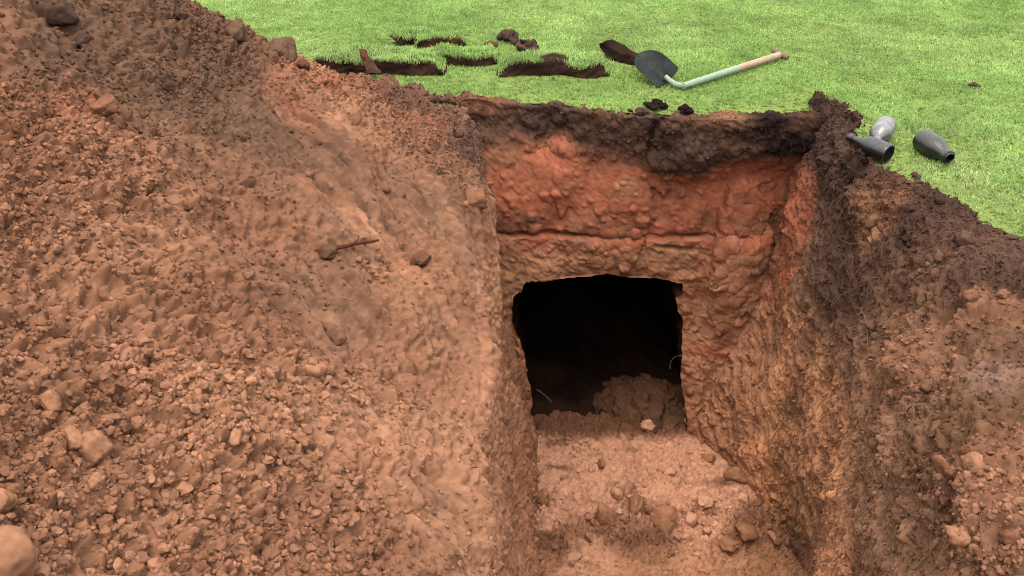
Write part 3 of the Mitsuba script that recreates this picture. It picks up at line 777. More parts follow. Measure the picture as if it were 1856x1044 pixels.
def clod(r, sub, size, squash=0.75, rough=0.16):
    """An angular lump: a ball cut by random planes, then roughened."""
    m = _ico[sub]
    d = np.array(m.vertices)
    n = r.normal(size=(11, 3))
    n /= np.linalg.norm(n, axis=1, keepdims=True)
    off = r.uniform(0.62, 1.0, 11)
    dots = np.clip(d @ n.T, 1e-3, None)
    rad = np.minimum((off / dots).min(1), 1.15)
    if sub >= 2:
        sd = int(r.integers(1000))
        rad = rad * (1 + rough * n3(d, 2.6, sd, 2) + (0.09 + 0.5 * (rough - 0.16)) * n3(d, 8, sd + 3, 2))
    else:
        rad = rad * r.uniform(0.72, 1.28, len(rad))
    v = d * rad[:, None] * np.array([1, r.uniform(0.7, 1), r.uniform(0.55, 0.95) * squash / 0.75]) * size
    q = r.normal(size=4)
    q /= np.linalg.norm(q)
    w_, x_, y_, z_ = q
    R = np.array([[1 - 2 * (y_ * y_ + z_ * z_), 2 * (x_ * y_ - z_ * w_), 2 * (x_ * z_ + y_ * w_)], [2 * (x_ * y_ + z_ * w_), 1 - 2 * (x_ * x_ + z_ * z_), 2 * (y_ * z_ - x_ * w_)], [2 * (x_ * z_ - y_ * w_), 2 * (y_ * z_ + x_ * w_), 1 - 2 * (x_ * x_ + y_ * y_)]])
    return v @ R.T, np.array(m.faces)


EN2 = grid_normals(EWD)
surf_p = np.concatenate([SOIL.reshape(-1, 3), SB[1:].reshape(-1, 3), EWD[:60].reshape(-1, 3)])
surf_c = np.concatenate([cols.reshape(-1, 3), cb[1:].reshape(-1, 3), ewc[:60].reshape(-1, 3)])
nb_ = grid_normals(SB)[1:]
surf_n = np.concatenate([SN.reshape(-1, 3), nb_.reshape(-1, 3), (EN2[:60] * -np.sign(EN2[40, 60, 1])).reshape(-1, 3)])


def project(P):
    r_ = P - CAM
    d_ = r_ @ FWD
    return r_[..., 0] / d_ * FOCAL + 928, 522 - r_ @ UP / d_ * FOCAL, d_


spx, spy, sdep = project(surf_p)
pix_tree = None
in_view = np.where((spx > -20) & (spx < 1876) & (spy > -20) & (spy < 1064) & (sdep > 0.5) & (np.einsum('ij,ij->i', surf_n, CAM - surf_p) > 0))[0]


def surface_at(px, py):
    """The soil surface's nearest vertex that shows at a pixel."""
    d = np.hypot(spx[in_view] - px, spy[in_view] - py)
    near = in_view[d < 6]
    if len(near) == 0:
        return in_view[d.argmin()]
    return near[sdep[near].argmin()]


def put_clod(px, py, size_px, label, group=None, colour=None, name='soil_clod', sub=3, sink=0.25, rr=None, gain=1.0, cat='clod'):
    r = rr
    i = surface_at(px, py)
    size = size_px / 2 * sdep[i] / FOCAL
    v, f = clod(r, sub, size)
    v = v + surf_p[i] + surf_n[i] * size * (0.6 - 2 * sink * 0.6)
    base_c = surf_c[i] if colour is None else C[colour]
    c = base_c * grain(v, int(r.integers(20))) * gain
    key = numbered(name)
    scene[key] = soil_shape(v, f, c, smooth=True)
    tag(key, label, cat, group)


cr = np.random.default_rng(33)
put_clod(30, 1010, 105, 'large smooth pale clod in the bottom left corner of the picture', colour='pink', rr=cr, gain=0.95)
put_clod(2, 905, 60, 'smooth pale clod cut off by the left edge of the picture', colour='pink', rr=cr, gain=0.95)
put_clod(172, 815, 78, 'largest pale clod on the near slope of the spoil heap', colour='pink', rr=cr)
put_clod(128, 790, 46, 'pale clod touching the upper left side of the largest pale clod', colour='pink', rr=cr)
put_clod(95, 728, 44, 'pale rounded clod up the slope from the largest pale clod', colour='pink', rr=cr)
put_clod(176, 868, 34, 'pale small clod just below the largest pale clod', colour='pink', rr=cr)
put_clod(186, 195, 48, 'reddish clod sitting alone on the upper slope of the heap', colour='heap', rr=cr)
put_clod(512, 92, 66, 'block of earth on the heap crest against the lawn', colour='greyish', rr=cr, sink=0.5)
put_clod(435, 62, 62, 'square shouldered lump of earth on the heap crest above the block', colour='greyish', rr=cr, sink=0.65)
put_clod(550, 115, 24, 'small dark clod low on the heap crest beside the turf', colour='umber', rr=cr, sink=0.4)
put_clod(1150, 915, 44, 'brown clod in the middle of the trench floor', colour='clay', gain=0.85, rr=cr, sink=0.5)
put_clod(1205, 942, 50, 'broad brown clod right of the clod in the middle of the floor', colour='clay', gain=0.85, rr=cr, sink=0.55)
put_clod(1095, 935, 44, 'flat brown clod left of the clod in the middle of the floor', colour='clay', gain=0.85, rr=cr, sink=0.55)
put_clod(1350, 968, 56, 'largest brown clod on the floor near the right wall', colour='clay', gain=0.85, rr=cr, sink=0.55)
put_clod(1318, 985, 34, 'brown clod in front of the largest floor clod', colour='clay', gain=0.85, rr=cr, sink=0.5)
put_clod(1405, 975, 28, 'brown clod at the right foot of the largest floor clod', colour='clay', gain=0.85, rr=cr, sink=0.5)
put_clod(983, 898, 36, 'brown clod against the foot of the left trench wall', colour='clay', gain=0.85, rr=cr, sink=0.5)
put_clod(1275, 905, 36, 'round pinkish clod on the pale part of the floor', colour='floor', rr=cr)
put_clod(1335, 858, 40, 'flat brown clod at the foot of the right wall', colour='clay', gain=0.85, rr=cr, sink=0.5)
put_clod(1285, 828, 30, 'brown clod on the floor near the right corner of the end wall', colour='clay', gain=0.85, rr=cr, sink=0.5)
put_clod(1085, 838, 22, 'small upright brown clod on the pale floor', colour='clay', gain=0.85, rr=cr, sink=0.5)
put_clod(1178, 768, 26, 'pale stone sized clod in front of the mound in the tunnel mouth', colour='floor', rr=cr)
put_clod(112, 30, 60, 'added dark lump for the shade in a hollow near the top left of the heap', colour='topsoil', rr=cr, sink=0.6)  # dark clod added so its colour gives the hollow its shade
put_clod(146, 72, 40, 'small added dark lump for the shade in the hollow just below the first', colour='topsoil', rr=cr, sink=0.6)  # second added clod, dark colour standing for the shade of a cavity
put_clod(308, 152, 22, 'dark lump in the greyish earth high on the heap', colour='topsoil', rr=cr, sink=0.5)
put_clod(330, 28, 24, 'dark lump on the heap crest near the upper edge of the picture', colour='topsoil', rr=cr, sink=0.5)
put_clod(870, 355, 52, 'lump of pale brown earth on the left corner of the end wall', colour='heap', rr=cr, sink=0.55)

# the dark rim scraps on the grass behind the end wall
def scrap(px, py, size_px, label, colour, squash=0.5):
    pnt = ground(px, py, 0.010)
    size = size_px / 2 * (pnt - CAM) @ FWD / FOCAL
    vs, fs, n_ = [], [], 0
    for k in range(11):
        sc = size * cr.uniform(0.25, 0.55)
        v, f = clod(cr, 2, sc, squash, 0.3)
        o = cr.normal(0, 0.36, 2) * size
        vs.append(v * (1, 1, 0.75) + (o[0], o[1], 0.35 * sc + 0.25 * max(0, size - 1.6 * np.hypot(*o))))
        fs.append(f + n_)
        n_ += len(v)
    v, f = np.vstack(vs), np.vstack(fs)
    key = numbered('soil_scrap')
    scene[key] = soil_shape(v + pnt, f, C[colour] * grain(v + pnt, 3))
    tag(key, label, 'clod')


scrap(1187, 193, 42, 'black soil scrap on the grass just behind the pit rim', 'black')
scrap(1240, 203, 38, 'dark soil scrap on the grass right of the black scrap', 'black')
scrap(1162, 205, 32, 'dull brown soil scrap on the grass left of the black scrap', 'topsoil')
scrap(960, 92, 58, 'crumbly brown soil lump behind the turf strips', 'topsoil')
scrap(918, 74, 60, 'spread of brown soil on the grass beyond the crumbly lump', 'topsoil')
scrap(888, 84, 30, 'small brown soil lump at the left end of the spread soil', 'umber')
scrap(822, 76, 36, 'brown soil lump among the small turf pieces', 'umber')
scrap(1765, 156, 22, 'tiny dark soil speck out on the lawn at the right', 'topsoil')
scrap(1660, 322, 24, 'dark soil crumb on the grass below the lying bottles', 'topsoil')

# countable clods, each told by the landmark it lies nearest to
LAND = {
    'heap': [(172, 815, 'the largest pale clod'), (30, 1010, 'the corner clod'), (640, 452, 'the stick'), (0, 500, 'the left edge of the picture'), (430, 1044, 'the lower edge of the picture'), (380, 640, 'the middle of the slope')],
    'upper': [(112, 30, 'the dark sod'), (512, 92, 'the crest block'), (308, 152, 'the dark lump'), (186, 195, 'the lone reddish clod'), (700, 300, 'the corner of the pit'), (430, 300, 'the greyish patch')],
    'floor': [(1150, 915, 'the middle floor clod'), (1350, 968, 'the largest floor clod'), (983, 898, 'the left wall foot'), (1178, 768, 'the tunnel mouth'), (1335, 858, 'the right wall foot')],
    'bank': [(1655, 665, 'the pinkish mound'), (1585, 280, 'the bottles'), (1795, 705, 'the grey slab of earth'), (1750, 430, 'the lawn edge')],
    'pile': [(1800, 940, 'the middle of the pile'), (1700, 975, 'the rootlet tangle'), (1856, 850, 'the right edge of the picture'), (1790, 1044, 'the lower edge of the picture')]}
ORD = ['first', 'second', 'third', 'fourth', 'fifth', 'sixth', 'seventh', 'eighth', 'ninth', 'tenth', 'eleventh', 'twelfth']
taken = {}


def place_words(zone, px, py):
    """(landmark, side, ordinal) of something at a pixel of the zone: never the same twice."""
    lx, ly, words = min(LAND[zone], key=lambda m: math.hypot(m[0] - px, m[1] - py))
    dx, dy = px - lx, py - ly
    side = ('right of' if dx > 0 else 'left of') if abs(dx) > abs(dy) else ('below' if dy > 0 else 'above')
    return words, side, math.hypot(dx, dy)


zones = [
    ('heap', 40, lambda px, py: (px < 700) & (py > 380) & (px < 900 - 0.62 * (1044 - py)), (20, 42), 'pinkish brown', 'on the near slope', 'clods on the near slope', 2),
    ('upper', 22, lambda px, py: (px < 860) & (py < 420), (19, 32), 'brown', 'high on the heap', 'clods on the upper slope', 2),
    ('floor', 30, lambda px, py: (px > 975) & (px < 1460) & (py > 800), (18, 36), 'crumbled', 'on the trench floor', 'clods on the trench floor', 2),
    ('bank', 20, lambda px, py: (px > 1570) & (py > 360) & (py < 860), (18, 38), 'brown', 'on the right bank', 'clods on the right bank', 2),
    ('pile', 30, lambda px, py: (px > 1700) & (py > 820), (18, 46), 'pinkish', 'in the pile at the bottom right', 'clods piled at the bottom right', 2)]
for zi, (zn, count, test, (s0, s1), look, where, grp, sub) in enumerate(zones):
    r = np.random.default_rng(500 + zi)
    pool = in_view[test(spx[in_view], spy[in_view])]
    wts = (sdep[pool] ** 0.5)
    if zn == 'floor':
        wts = wts * (0.25 + 2.5 * np.exp(-((spy[pool] - 935) / 40) ** 2))
    if zn == 'heap':
        wts = wts * (0.3 + sstep(500, 900, spy[pool] + 0.3 * (300 - spx[pool])))
    made = []
    for i in r.choice(pool, count, p=wts / wts.sum(), replace=False):
        size_px = s0 + (s1 - s0) * r.random() ** 2.2
        size = size_px / 2 * sdep[i] / FOCAL
        v, f = clod(r, sub, size, 0.75, 0.34)
        v = v + surf_p[i] + surf_n[i] * size * 0.22
        cc = surf_c[i] * r.uniform(0.85, 1.15)
        if zn == 'pile':
            cc = lerp(C['pink'], C['heap'] * 0.8, np.array(r.random()))
        key = numbered('soil_clod')
        scene[key] = soil_shape(v, f, cc * grain(v, int(r.integers(20))))
        made.append((key, *place_words(zn, spx[i], spy[i])))
    for words, side in sorted({(m[1], m[2]) for m in made}):
        alike = sorted((m for m in made if m[1:3] == (words, side)), key=lambda m: m[3])
        for k, m in enumerate(alike):
            nth = 'nearest' if k == 0 else f'{ORD[k]} nearest'
            tag(m[0], f'{look} clod, {nth} one {side} {words}', 'clod', grp)


def crumb_field(key, pool, n, smin, smax, seed, sub=1, own=None):
    r = np.random.default_rng(seed)
    vs, fs, cs, at_ = [], [], [], 0
    kinds = [clod(r, sub, 1.0) for _ in range(90)]
    choose = r.choice(pool, n)
    for i in choose:
        v, f = kinds[r.integers(90)]
        size = smin * (smax / smin) ** (r.random() ** 1.9)
        ang = r.uniform(0, 2 * math.pi)
        ca, sa = math.cos(ang), math.sin(ang)
        v = v @ np.array([[ca, -sa, 0], [sa, ca, 0], [0, 0, 1]]) * size
        vs.append(v + surf_p[i] + surf_n[i] * size * 0.35)
        fs.append(f + at_)
        cs.append(np.repeat(((surf_c[i] if own is None else own) * r.uniform(0.75, 1.3))[None], len(v), 0))
        at_ += len(v)
    scene[key] = soil_shape(np.vstack(vs), np.vstack(fs), np.vstack(cs), smooth=False)


rough_pool = in_view[(spx[in_view] < 900)]
dens = sstep(-0.2, 0.5, n3(surf_p[rough_pool], 3.3, 70, 2)) + 1.2 * sstep(450, 900, spy[rough_pool] + 0.5 * (250 - spx[rough_pool])) + 0.15
dens *= 1 - 0.75 * sstep(-0.95, -0.55, surf_p[rough_pool, 0]) * sstep(2.9, 2.5, surf_p[rough_pool, 1])
rk = np.random.default_rng(61)
rough_pool = rough_pool[rk.random(len(rough_pool)) < dens / dens.max()]
crumb_field('heap_crumbs', rough_pool, 27000, 0.0026, 0.0086, 62, 0)
tag('heap_crumbs', 'fine reddish crumbs of soil strewn over the spoil heap', 'soil crumbs', kind='stuff')
low_pool = in_view[(spx[in_view] < 700) & (spy[in_view] > 420)]
low_w = sstep(-0.1, 0.5, n3(surf_p[low_pool], 4.0, 99, 2) + 0.9 * sstep(0, 1, (spy[low_pool] - 500 - 0.5 * (spx[low_pool] - 200)) / 400))
crumb_field('heap_lumps', low_pool[rk.random(len(low_pool)) < low_w], 800, 0.006, 0.014, 67, 1)
tag('heap_lumps', 'coarser lumps of soil strewn over the near foot of the heap', 'soil lumps', kind='stuff')
crumb_field('trench_crumbs', in_view[(spx[in_view] >= 960)], 13000, 0.0025, 0.0095, 63, 0)
tag('trench_crumbs', 'fine crumbs of soil strewn over trench floor and right bank', 'soil crumbs', kind='stuff')

fl = in_view[(spx[in_view] > 965) & (spx[in_view] < 1500) & (surf_p[in_view, 2] < -1.45) & (surf_p[in_view, 1] < 3.4)]
fl_w = 0.15 + np.exp(-((surf_p[fl, 1] - 2.80 - 0.08 * n3(surf_p[fl], 5, 97)) / 0.12) ** 2) * sstep(-0.3, 0.3, n3(surf_p[fl], 6, 98, 2)) * 2.2
crumb_field('floor_crumbs', fl[rk.random(len(fl)) < fl_w / fl_w.max()], 900, 0.004, 0.019, 66, 1)
tag('floor_crumbs', 'crumbled soil strewn in a band across the trench floor', 'soil crumbs', kind='stuff')
crumb_field('bank_crumbs', in_view[(spx[in_view] > 1480) & (surf_p[in_view, 2] > -0.35)], 3000, 0.0026, 0.009, 64, 0)
tag('bank_crumbs', 'loose crumbs of brown soil on top of the right bank', 'soil crumbs', kind='stuff')

for (px, py, rad, n) in ((1660, 665, 80, 240), (1810, 940, 110, 380)):
    mp = in_view[np.hypot((spx[in_view] - px) * 0.9, (spy[in_view] - py) * 1.2) < rad * (1 + 0.3 * n3(surf_p[in_view], 14, 101, 2))]
    key = numbered('loose_soil')
    crumb_field(key, mp, n, 0.003, 0.011, 68 + n, 1, lerp(C['pink'], C['heap'], np.array(0.45)))
    tag(key, 'pinkish crumbled soil heaped ' + ('beside the dark hollow in the right bank' if n == 240 else 'at the bottom right of the bank'), 'loose soil', kind='stuff')

# the mound of loose earth inside the tunnel's mouth
mu, mv = np.meshgrid(np.linspace(0, 2 * math.pi, 260), np.linspace(0, 1, 80), indexing='ij')
top_p = at_wall(1180, 704, 3.66)
MX, MY = 0.30 * mv * np.cos(mu), 0.26 * mv * np.sin(mu)
MP = np.stack([top_p[0] - 0.02 + MX, 3.70 + MY, -1.74 + (top_p[2] + 1.74) * np.clip(1 - mv ** 1.7, 0, 1)], -1)
MP[..., 2] += (0.05 * n3(MP, 9, 280, 2) + 0.02 * n3(MP, 28, 282, 2)) * (1 - mv)
MP[..., 2] *= 1
MN = grid_normals(MP)
MN *= np.sign(MN[..., 2:])
MP = MP + MN * (0.45 * facets(MP, 0.06, 871) + 0.5 * facets(MP, 0.022, 872) + 0.6 * pits(MP, 873))[..., None] * np.clip(mv * 6, 0, 1)[..., None]
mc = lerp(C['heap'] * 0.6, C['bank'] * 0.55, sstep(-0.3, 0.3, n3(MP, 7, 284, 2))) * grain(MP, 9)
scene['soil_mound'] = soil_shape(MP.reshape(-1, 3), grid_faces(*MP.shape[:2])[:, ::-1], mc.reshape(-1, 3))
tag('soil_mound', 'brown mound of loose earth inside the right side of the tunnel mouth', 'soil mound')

# ------------------------------------------------------------------ bottles
def frame(axis, upish=(0, 0, 1)):
    a_ = np.asarray(axis, float) / np.linalg.norm(axis)
    s_ = np.cross(upish, a_)
    s_ /= np.linalg.norm(s_)
    return np.stack([s_, np.cross(a_, s_), a_], 1)


def lathe(profile, base, axis, bsdf, n=40):
    m = trimesh.creation.revolve(np.array(profile), sections=n)
    R = frame(axis)
    m.vertices = m.vertices @ R.T + base
    m.fix_normals()
    return mikit.ply(m, bsdf, smooth=40)


def bottle(base, tip, rad, label, bsdf, neck=0.36, shoulder=0.2, kn=0.34):
    L = np.linalg.norm(np.subtract(tip, base))
    ax = np.subtract(tip, base) / L
    rn = rad * kn
    b0 = L * (1 - neck - shoulder)
    prof = [(0, 0.012), (rad * 0.55, 0.010), (rad * 0.80, 0.001), (rad * 0.93, 0.0015), (rad, 0.008), (rad, b0)]
    for k in range(1, 9):
        t_ = k / 8
        prof.append((rn + (rad - rn) * (0.5 + 0.5 * math.cos(math.pi * t_)) ** 0.85, b0 + L * shoulder * t_))
    prof += [(rn * 0.95, L * 0.93), (rn * 0.93, L - 0.002), (rn * 0.75, L), (rn * 0.66, L - 0.004), (rn * 0.62, L - 0.04), (0, L - 0.045)]
    key = numbered('glass_bottle')
    scene[key + '__body'] = lathe(prof, np.array(base), ax, bsdf)
    ring_p = [(rn * 0.93, L - 0.026), (rn * 1.18, L - 0.024), (rn * 1.22, L - 0.016), (rn * 1.18, L - 0.008), (rn * 0.95, L - 0.006), (rn * 0.93, L - 0.026)]
    scene[key + '__neck_ring'] = lathe(ring_p, np.array(base), ax, bsdf, 28)
    scene[key + '__base_shade'] = lathe([(0, 0.0115), (rad * 0.55, 0.0095), (rad * 0.74, 0.002), (rad * 0.72, -0.0005), (0, -0.0005)][:4] + [(rad * 0.5, 0.006), (0, 0.008)], np.array(base) - ax * 0.0008, ax, 'punt_shade', 28)  # dark disc paints the shade inside the hollow base
    tag(key, label, 'bottle')


bottle(ground(1611, 280, 0.040), ground(1537, 247, 0.050), 0.037, 'dark glass bottle on the pit edge with its neck pointing into the pit', 'dark_glass', neck=0.20, shoulder=0.40)
bottle(ground(1606, 232, 0.05) + np.array([0.01, 0.03, 0]), ground(1584, 262, 0.035), 0.041, 'pale grey bottle lying behind the dark bottle on the pit edge', 'pale_glass', neck=0.25, shoulder=0.3)
bottle(ground(1680, 256, 0.045) + np.array([-0.01, 0.02, 0]), ground(1722, 287, 0.040), 0.043, 'dark glass bottle lying by itself on the grass, neck towards the viewer', 'dark_glass', neck=0.12, shoulder=0.46, kn=0.5)

# ------------------------------------------------------------------ shovel
def sweep(points, radii, sides=10, cap=True):
    p_ = np.asarray(points, float)
    r_ = np.broadcast_to(np.asarray(radii, float), (len(p_),))
    t_ = np.gradient(p_, axis=0)
    t_ /= np.linalg.norm(t_, axis=1, keepdims=True)
    ref = np.array([0, 0, 1.0]) if abs(t_[0, 2]) < 0.9 else np.array([1.0, 0, 0])
    a_ = np.cross(t_, ref)
    a_ /= np.linalg.norm(a_, axis=1, keepdims=True)
    b_ = np.cross(t_, a_)
    an = np.arange(sides) * 2 * math.pi / sides
    v = p_[:, None] + r_[:, None, None] * (np.cos(an)[None, :, None] * a_[:, None] + np.sin(an)[None, :, None] * b_[:, None])
    i, j = np.meshgrid(np.arange(len(p_) - 1), np.arange(sides), indexing='ij')
    f = np.stack([i * sides + j, i * sides + (j + 1) % sides, (i + 1) * sides + (j + 1) % sides, (i + 1) * sides + j], -1).reshape(-1, 4)
    f = np.vstack([f[:, [0, 1, 2]], f[:, [0, 2, 3]]])
    v = v.reshape(-1, 3)
    if cap:
        n_ = len(v)
        v = np.vstack([v, p_[0], p_[-1]])
        j = np.arange(sides)
        f = np.vstack([f, np.stack([(j + 1) % sides, j, np.full(sides, n_)], 1), np.stack([n_ - sides + j, n_ - sides + (j + 1) % sides, np.full(sides, n_ + 1)], 1)])
    return v, f


def spline(pts, n):
    from scipy.interpolate import CubicSpline
    pts = np.asarray(pts, float)
    s_ = np.concatenate([[0], np.cumsum(np.linalg.norm(np.diff(pts, axis=0), axis=1))])
    return CubicSpline(s_, pts)(np.linspace(0, s_[-1], n))


heel = ground(1238, 156, 0.022)
grip = ground(1412, 100, 0.030)
shaft = heel + (grip - heel) * np.linspace(0, 1, 60)[:, None]
kcut = 32
v, f = sweep(shaft[:kcut + 1], np.linspace(0.014, 0.0165, kcut + 1), 12)
scene['shovel__socket'] = mikit.ply(trimesh.Trimesh(v, f, process=False), 'shaft_green', smooth=40)
v, f = sweep(shaft[kcut:], np.linspace(0.0155, 0.0165, 60 - kcut), 12)
scene['shovel__shaft'] = mikit.ply(trimesh.Trimesh(v, f, process=False), 'shaft_wood', smooth=40)
gd = (grip - heel) / np.linalg.norm(grip - heel)
gs = np.cross(gd, [0, 0, 1.0])
gs = gs / np.linalg.norm(gs)
gcap = grip + gd * 0.01
v, f = sweep(spline([gcap - gs * 0.045 + (0, 0, 0.012), gcap, gcap + gs * 0.045 - (0, 0, 0.004)], 12), np.array([0.010, 0.012, 0.013, 0.014, 0.015, 0.016, 0.016, 0.015, 0.014, 0.013, 0.012, 0.010]), 12)
scene['shovel__handle'] = mikit.ply(trimesh.Trimesh(v, f, process=False), 'handle_wood', smooth=40)
# blade: a dished, round shouldered plate rising away from the neck towards the left
root = ground(1213, 145, 0.028)
blade_tip = ground(1158, 106, 0.075)
bx = blade_tip - root
bl = np.linalg.norm(bx)
bx /= np.linalg.norm(bx)
by = np.cross([0, 0, 1.0], bx)
by /= np.linalg.norm(by)
tilt = 0.42
by = by * math.cos(tilt) + np.array([0, 0, 1.0]) * math.sin(tilt) * (1 if by[1] > 0 else -1)
bz = np.cross(bx, by)
su, sv = np.meshgrid(np.linspace(0, 1, 40), np.linspace(-1, 1, 30), indexing='ij')
half = 0.072 * np.minimum(1, (su / 0.06 + 0.25)) ** 0.5 * np.sqrt(np.clip(1 - np.clip((su - 0.45) / 0.56, 0, 1) ** 2.6, 0, 1))
dish = 0.022 * sv ** 2 * np.sin(math.pi * np.clip(su * 0.9 + 0.1, 0, 1)) - 0.02 * np.exp(-((su - 0.1) / 0.2) ** 2) * np.exp(-(sv / 0.3) ** 2) + 0.025 * su ** 2
B = root + bx * (su * bl)[..., None] + by * (sv * half)[..., None] + bz * dish[..., None] * (-1 if bz[2] < 0 else 1)
B2 = B - bz * 0.003
fb = grid_faces(40, 30)
n_ = 1200
rim_i = np.concatenate([np.arange(30), np.arange(1, 40) * 30 + 29, 39 * 30 + np.arange(28, -1, -1), np.arange(38, 0, -1) * 30])
ra, rb = rim_i, np.roll(rim_i, -1)
fb = np.vstack([fb, fb[:, ::-1] + n_, np.stack([ra, ra + n_, rb], 1), np.stack([rb, ra + n_, rb + n_], 1)])
bv = np.vstack([B.reshape(-1, 3), B2.reshape(-1, 3)])
lowest = bv[:, 2].min()
bv[:, 2] += max(0, 0.008 - lowest)
scene['shovel__blade'] = mikit.ply(trimesh.Trimesh(bv, fb, process=False), 'shovel_steel', smooth=50)
rootb = bv[:30].mean(0)
v, f = sweep(spline([rootb + bx * 0.025 + (0, 0, 0.004), rootb - bx * 0.01, (rootb + heel) / 2 - (0, 0, 0.006), heel + gd * 0.012], 24), np.linspace(0.010, 0.0145, 24), 12)
scene['shovel__neck'] = mikit.ply(trimesh.Trimesh(v, f, process=False), 'shaft_green', smooth=40)
tag('shovel', 'shovel with dark round blade and pale wooden shaft lying on the lawn', 'shovel')

# ------------------------------------------------------------------ twigs and roots
def stick(name, pts, radii, colour, label=None, cat=None, group=None, sides=7, seed=0):
    P_ = spline(pts, 26)
    P_ = P_ + 0.0015 * np.stack([n3(P_, 40, 600 + seed + k) for k in range(3)], -1)
    v, f = sweep(P_, np.interp(np.linspace(0, 1, 26), np.linspace(0, 1, len(radii)), radii), sides)
    key = numbered(name)
    scene[key] = soil_shape(v, f, np.asarray(colour) * (1 + 0.3 * n3(v, 90, 610 + seed))[:, None])
    tag(key, label, cat, group)


h1, h2 = surf_p[surface_at(598, 457)], surf_p[surface_at(682, 449)]
up_ = np.array([0.3, -0.3, 0.8]) * 0.032
stick('stick', [h1 + up_ * 0.5, (h1 + h2) / 2 + up_ * 1.1, h2 + up_ * 1.4], [0.006, 0.005, 0.0035], lin(96, 62, 48, 0.5), 'thin dark stick lying across the smooth slope of the heap', 'stick', seed=1)
put_clod(588, 455, 34, 'dark clod at the left end of the stick on the heap', colour='umber', rr=cr, sink=0.35)
put_clod(765, 468, 34, 'dark brown clod in a hollow right of the stick', colour='umber', rr=cr, sink=0.35)
h1 = surf_p[surface_at(848, 372)]
h2 = at_wall(893, 332, 3.1)
stick('broken_root', [h1, (h1 + h2) / 2 + (0, 0, 0.02), h2], [0.011, 0.009, 0.006], lin(170, 118, 80, 0.5), 'stubby broken root jutting over the left corner of the end wall', 'root', seed=2)

rt = np.random.default_rng(77)
ROOTS = [((1445, 600), (1500, 545), (1555, 520)), ((1468, 640), (1520, 600), (1570, 560)), ((1400, 560), (1428, 520), (1470, 495)), ((1540, 560), (1575, 620), (1570, 665)),
         ((1640, 930), (1700, 950), (1690, 1010)), ((1635, 920), (1680, 945), (1735, 935)), ((1660, 1030), (1700, 990), (1760, 1000)), ((1650, 1010), (1720, 985), (1750, 955)),
         ((1700, 905), (1690, 960), (1700, 1035)), ((1545, 640), (1580, 655), (1615, 650)), ((1560, 590), (1600, 610), (1640, 605)), ((1640, 745), (1655, 770), (1650, 800)),
         ((1500, 420), (1540, 440), (1600, 425)), ((1580, 500), (1610, 505), (1650, 490))]
ROOT_LABEL = [a_ + ' rootlet ' + b_ for a_, b_ in (
    ('upper straight', 'slanting across the top of the right wall'), ('lower', 'slanting beside the upper one on the right wall'), ('short', 'at the corner where end wall and right wall meet'),
    ('bent', 'hanging down beside the dark hollow in the bank'), ('hooked', 'bending down in the bottom right root tangle'), ('uppermost', 'lying flat in the bottom right root tangle'),
    ('lowest', 'rising to the right in the bottom right root tangle'), ('long middle', 'crossing the bottom right root tangle'), ('upright', 'running down through the bottom right root tangle'),
    ('short flat', 'just above the dark hollow in the bank'), ('small', 'running into the pinkish mound on the bank'), ('small curved', 'below the pinkish mound on the bank'),
    ('topmost', 'on the bank below the lying bottles'), ('short', 'on the upper bank below the topmost rootlet'))]
for k, pts in enumerate(ROOTS):
    ids = [surface_at(*q) for q in pts]
    off = [0.004, 0.020, 0.008]
    stick('rootlet', [surf_p[i] + surf_n[i] * o * rt.uniform(0.7, 1.3) for i, o in zip(ids, off)], [0.0018, 0.0014, 0.0007], lin(158, 124, 98, 0.45) * rt.uniform(0.7, 1.1), ROOT_LABEL[k], 'root', 'rootlets in the right bank', sides=5, seed=10 + k)


def fibres(key, pool, n, l0, l1, rad, seed, colour, down=0.5, lie=(0, 0, 0)):
    r = np.random.default_rng(seed)
    vs, fs, cs, a0 = [], [], [], 0
    for i in r.choice(pool, n):
        p0, nn = surf_p[i], surf_n[i]
        d_ = r.normal(size=3) * 0.7 + nn * 0.45 + np.array(lie) * 0.9 + np.array([0, 0, -down])
        d_ /= np.linalg.norm(d_)
        L = r.uniform(l0, l1)
        bend = r.normal(size=3) * 0.35 * L + np.array([0, 0, -0.25 * L])
        tq = np.linspace(0, 1, 5)[:, None]
        P_ = p0 + nn * 0.001 + d_ * L * tq + bend * tq ** 2
        v, f = sweep(P_, np.linspace(rad, rad * 0.4, 5), 3, cap=False)
        vs.append(v)
        fs.append(f + a0)
        cs.append(np.repeat((np.asarray(colour) * r.uniform(0.5, 1.2))[None], len(v), 0))
        a0 += len(v)
    scene[key] = soil_shape(np.vstack(vs), np.vstack(fs), np.vstack(cs))


pool = in_view[(spx[in_view] > 1400) & (spy[in_view] > 330) & (spx[in_view] < 1800)]
fibres('root_fibres', pool, 7000, 0.015, 0.06, 0.0007, 88, lin(158, 122, 98, 0.45), 0.5, (-0.25, -0.5, -0.8))
tag('root_fibres', 'fine matted root fibres over the right wall and bank', 'root fibres', kind='stuff')
pool2 = np.where((surf_p[:, 2] > -0.25) & (surf_p[:, 1] > 2.7) & (surf_p[:, 0] > 0.3))[0]
fibres('turf_roots', pool2, 1800, 0.015, 0.06, 0.0009, 89, lin(96, 72, 60, 0.5), down=0.9)
tag('turf_roots', 'dark turf roots hanging along the rim of the end wall', 'root fibres', kind='stuff')
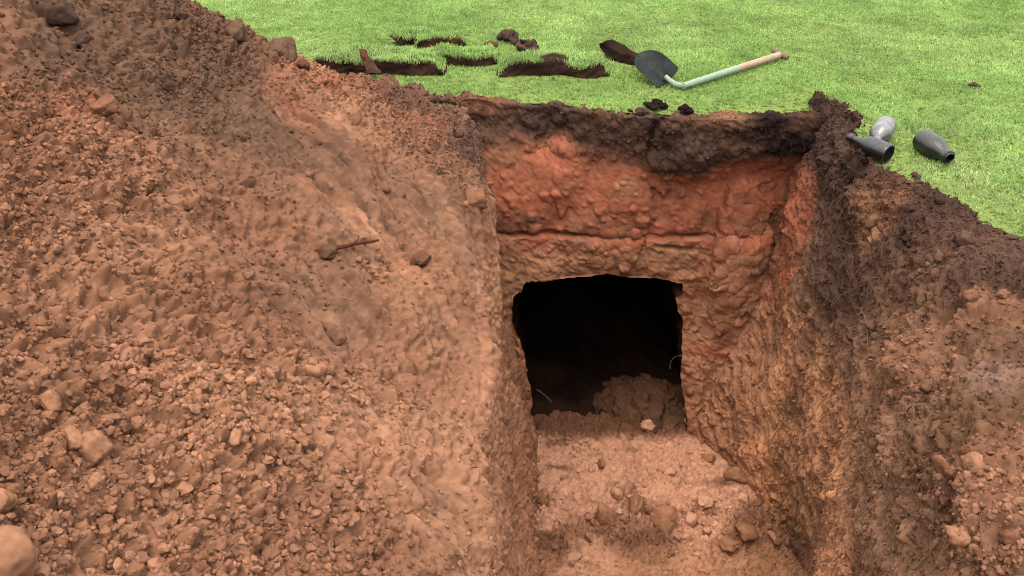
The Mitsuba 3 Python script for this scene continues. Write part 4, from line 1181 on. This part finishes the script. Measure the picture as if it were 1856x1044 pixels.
# two pale wiry roots just inside the tunnel's mouth
a1, a2 = at_wall(972, 706, 3.50), at_wall(1000, 730, 3.46)
stick('wiry_root', [a1, (a1 + a2) / 2 + (0.0, 0, 0.012), a2], [0.0022, 0.002, 0.0016], lin(150, 140, 130, 0.35), 'pale wiry root at the lower left of the tunnel mouth', 'root', seed=40)
a1, a2, a3 = at_wall(1214, 668, 3.50), at_wall(1222, 648, 3.49), at_wall(1238, 645, 3.46)
stick('wiry_root', [a1, a2, a3], [0.0022, 0.002, 0.0016], lin(150, 140, 130, 0.3), 'pale looped root at the right jamb of the tunnel mouth', 'root', seed=41)

# upright flap of turf on the long strip
pb = ground(676, 131, 0.04)
fu, fv = np.meshgrid(np.linspace(0, 1, 26), np.linspace(0, 2 * math.pi, 22), indexing='ij')
wid = 0.034 * (1 - 0.45 * fu)
FP = np.stack([pb[0] - 0.055 * fu + wid * np.cos(fv), pb[1] + 0.02 + 0.06 * fu + 0.016 * np.sin(fv), 0.035 + 0.085 * fu], -1)
FP = FP + (0.012 * np.stack([n3(FP, 25, 640, 2), n3(FP, 25, 642, 2), n3(FP, 30, 644, 2)], -1))
FP[-1] = FP[-1].mean(0)
fc = 0.75 * lerp(C['umber'], C['topsoil'], sstep(-0.2, 0.4, n3(FP, 18, 646, 2))) * grain(FP, 4)
scene['turf_flap'] = soil_shape(FP.reshape(-1, 3), grid_faces(26, 22), fc.reshape(-1, 3))
tag('turf_flap', 'torn flap of turf standing up on the long turf strip by the heap', 'turf')

# ------------------------------------------------------------------ the lawn's grass, where no turf or soil lies on it
ok = np.ones(len(xy), bool)
for blk in TURF_BLOCKS:
    ok &= ~contains_xy(blk, xy[:, 0], xy[:, 1])
xy, cover = xy[ok], cover[ok]
gh = gr.uniform(0.010, 0.023, len(xy)) * (0.6 + 0.4 * sstep(0, -0.12, cover)) * (1 + 0.5 * n3(np.column_stack([xy, 0 * xy[:, 0]]), 7, 350, 2))
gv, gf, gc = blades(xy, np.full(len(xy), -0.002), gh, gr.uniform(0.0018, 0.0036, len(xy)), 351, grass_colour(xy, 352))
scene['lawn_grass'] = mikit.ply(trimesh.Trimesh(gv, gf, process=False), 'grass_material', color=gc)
tag('lawn_grass', 'short bright green grass covering the lawn', 'grass', kind='stuff')
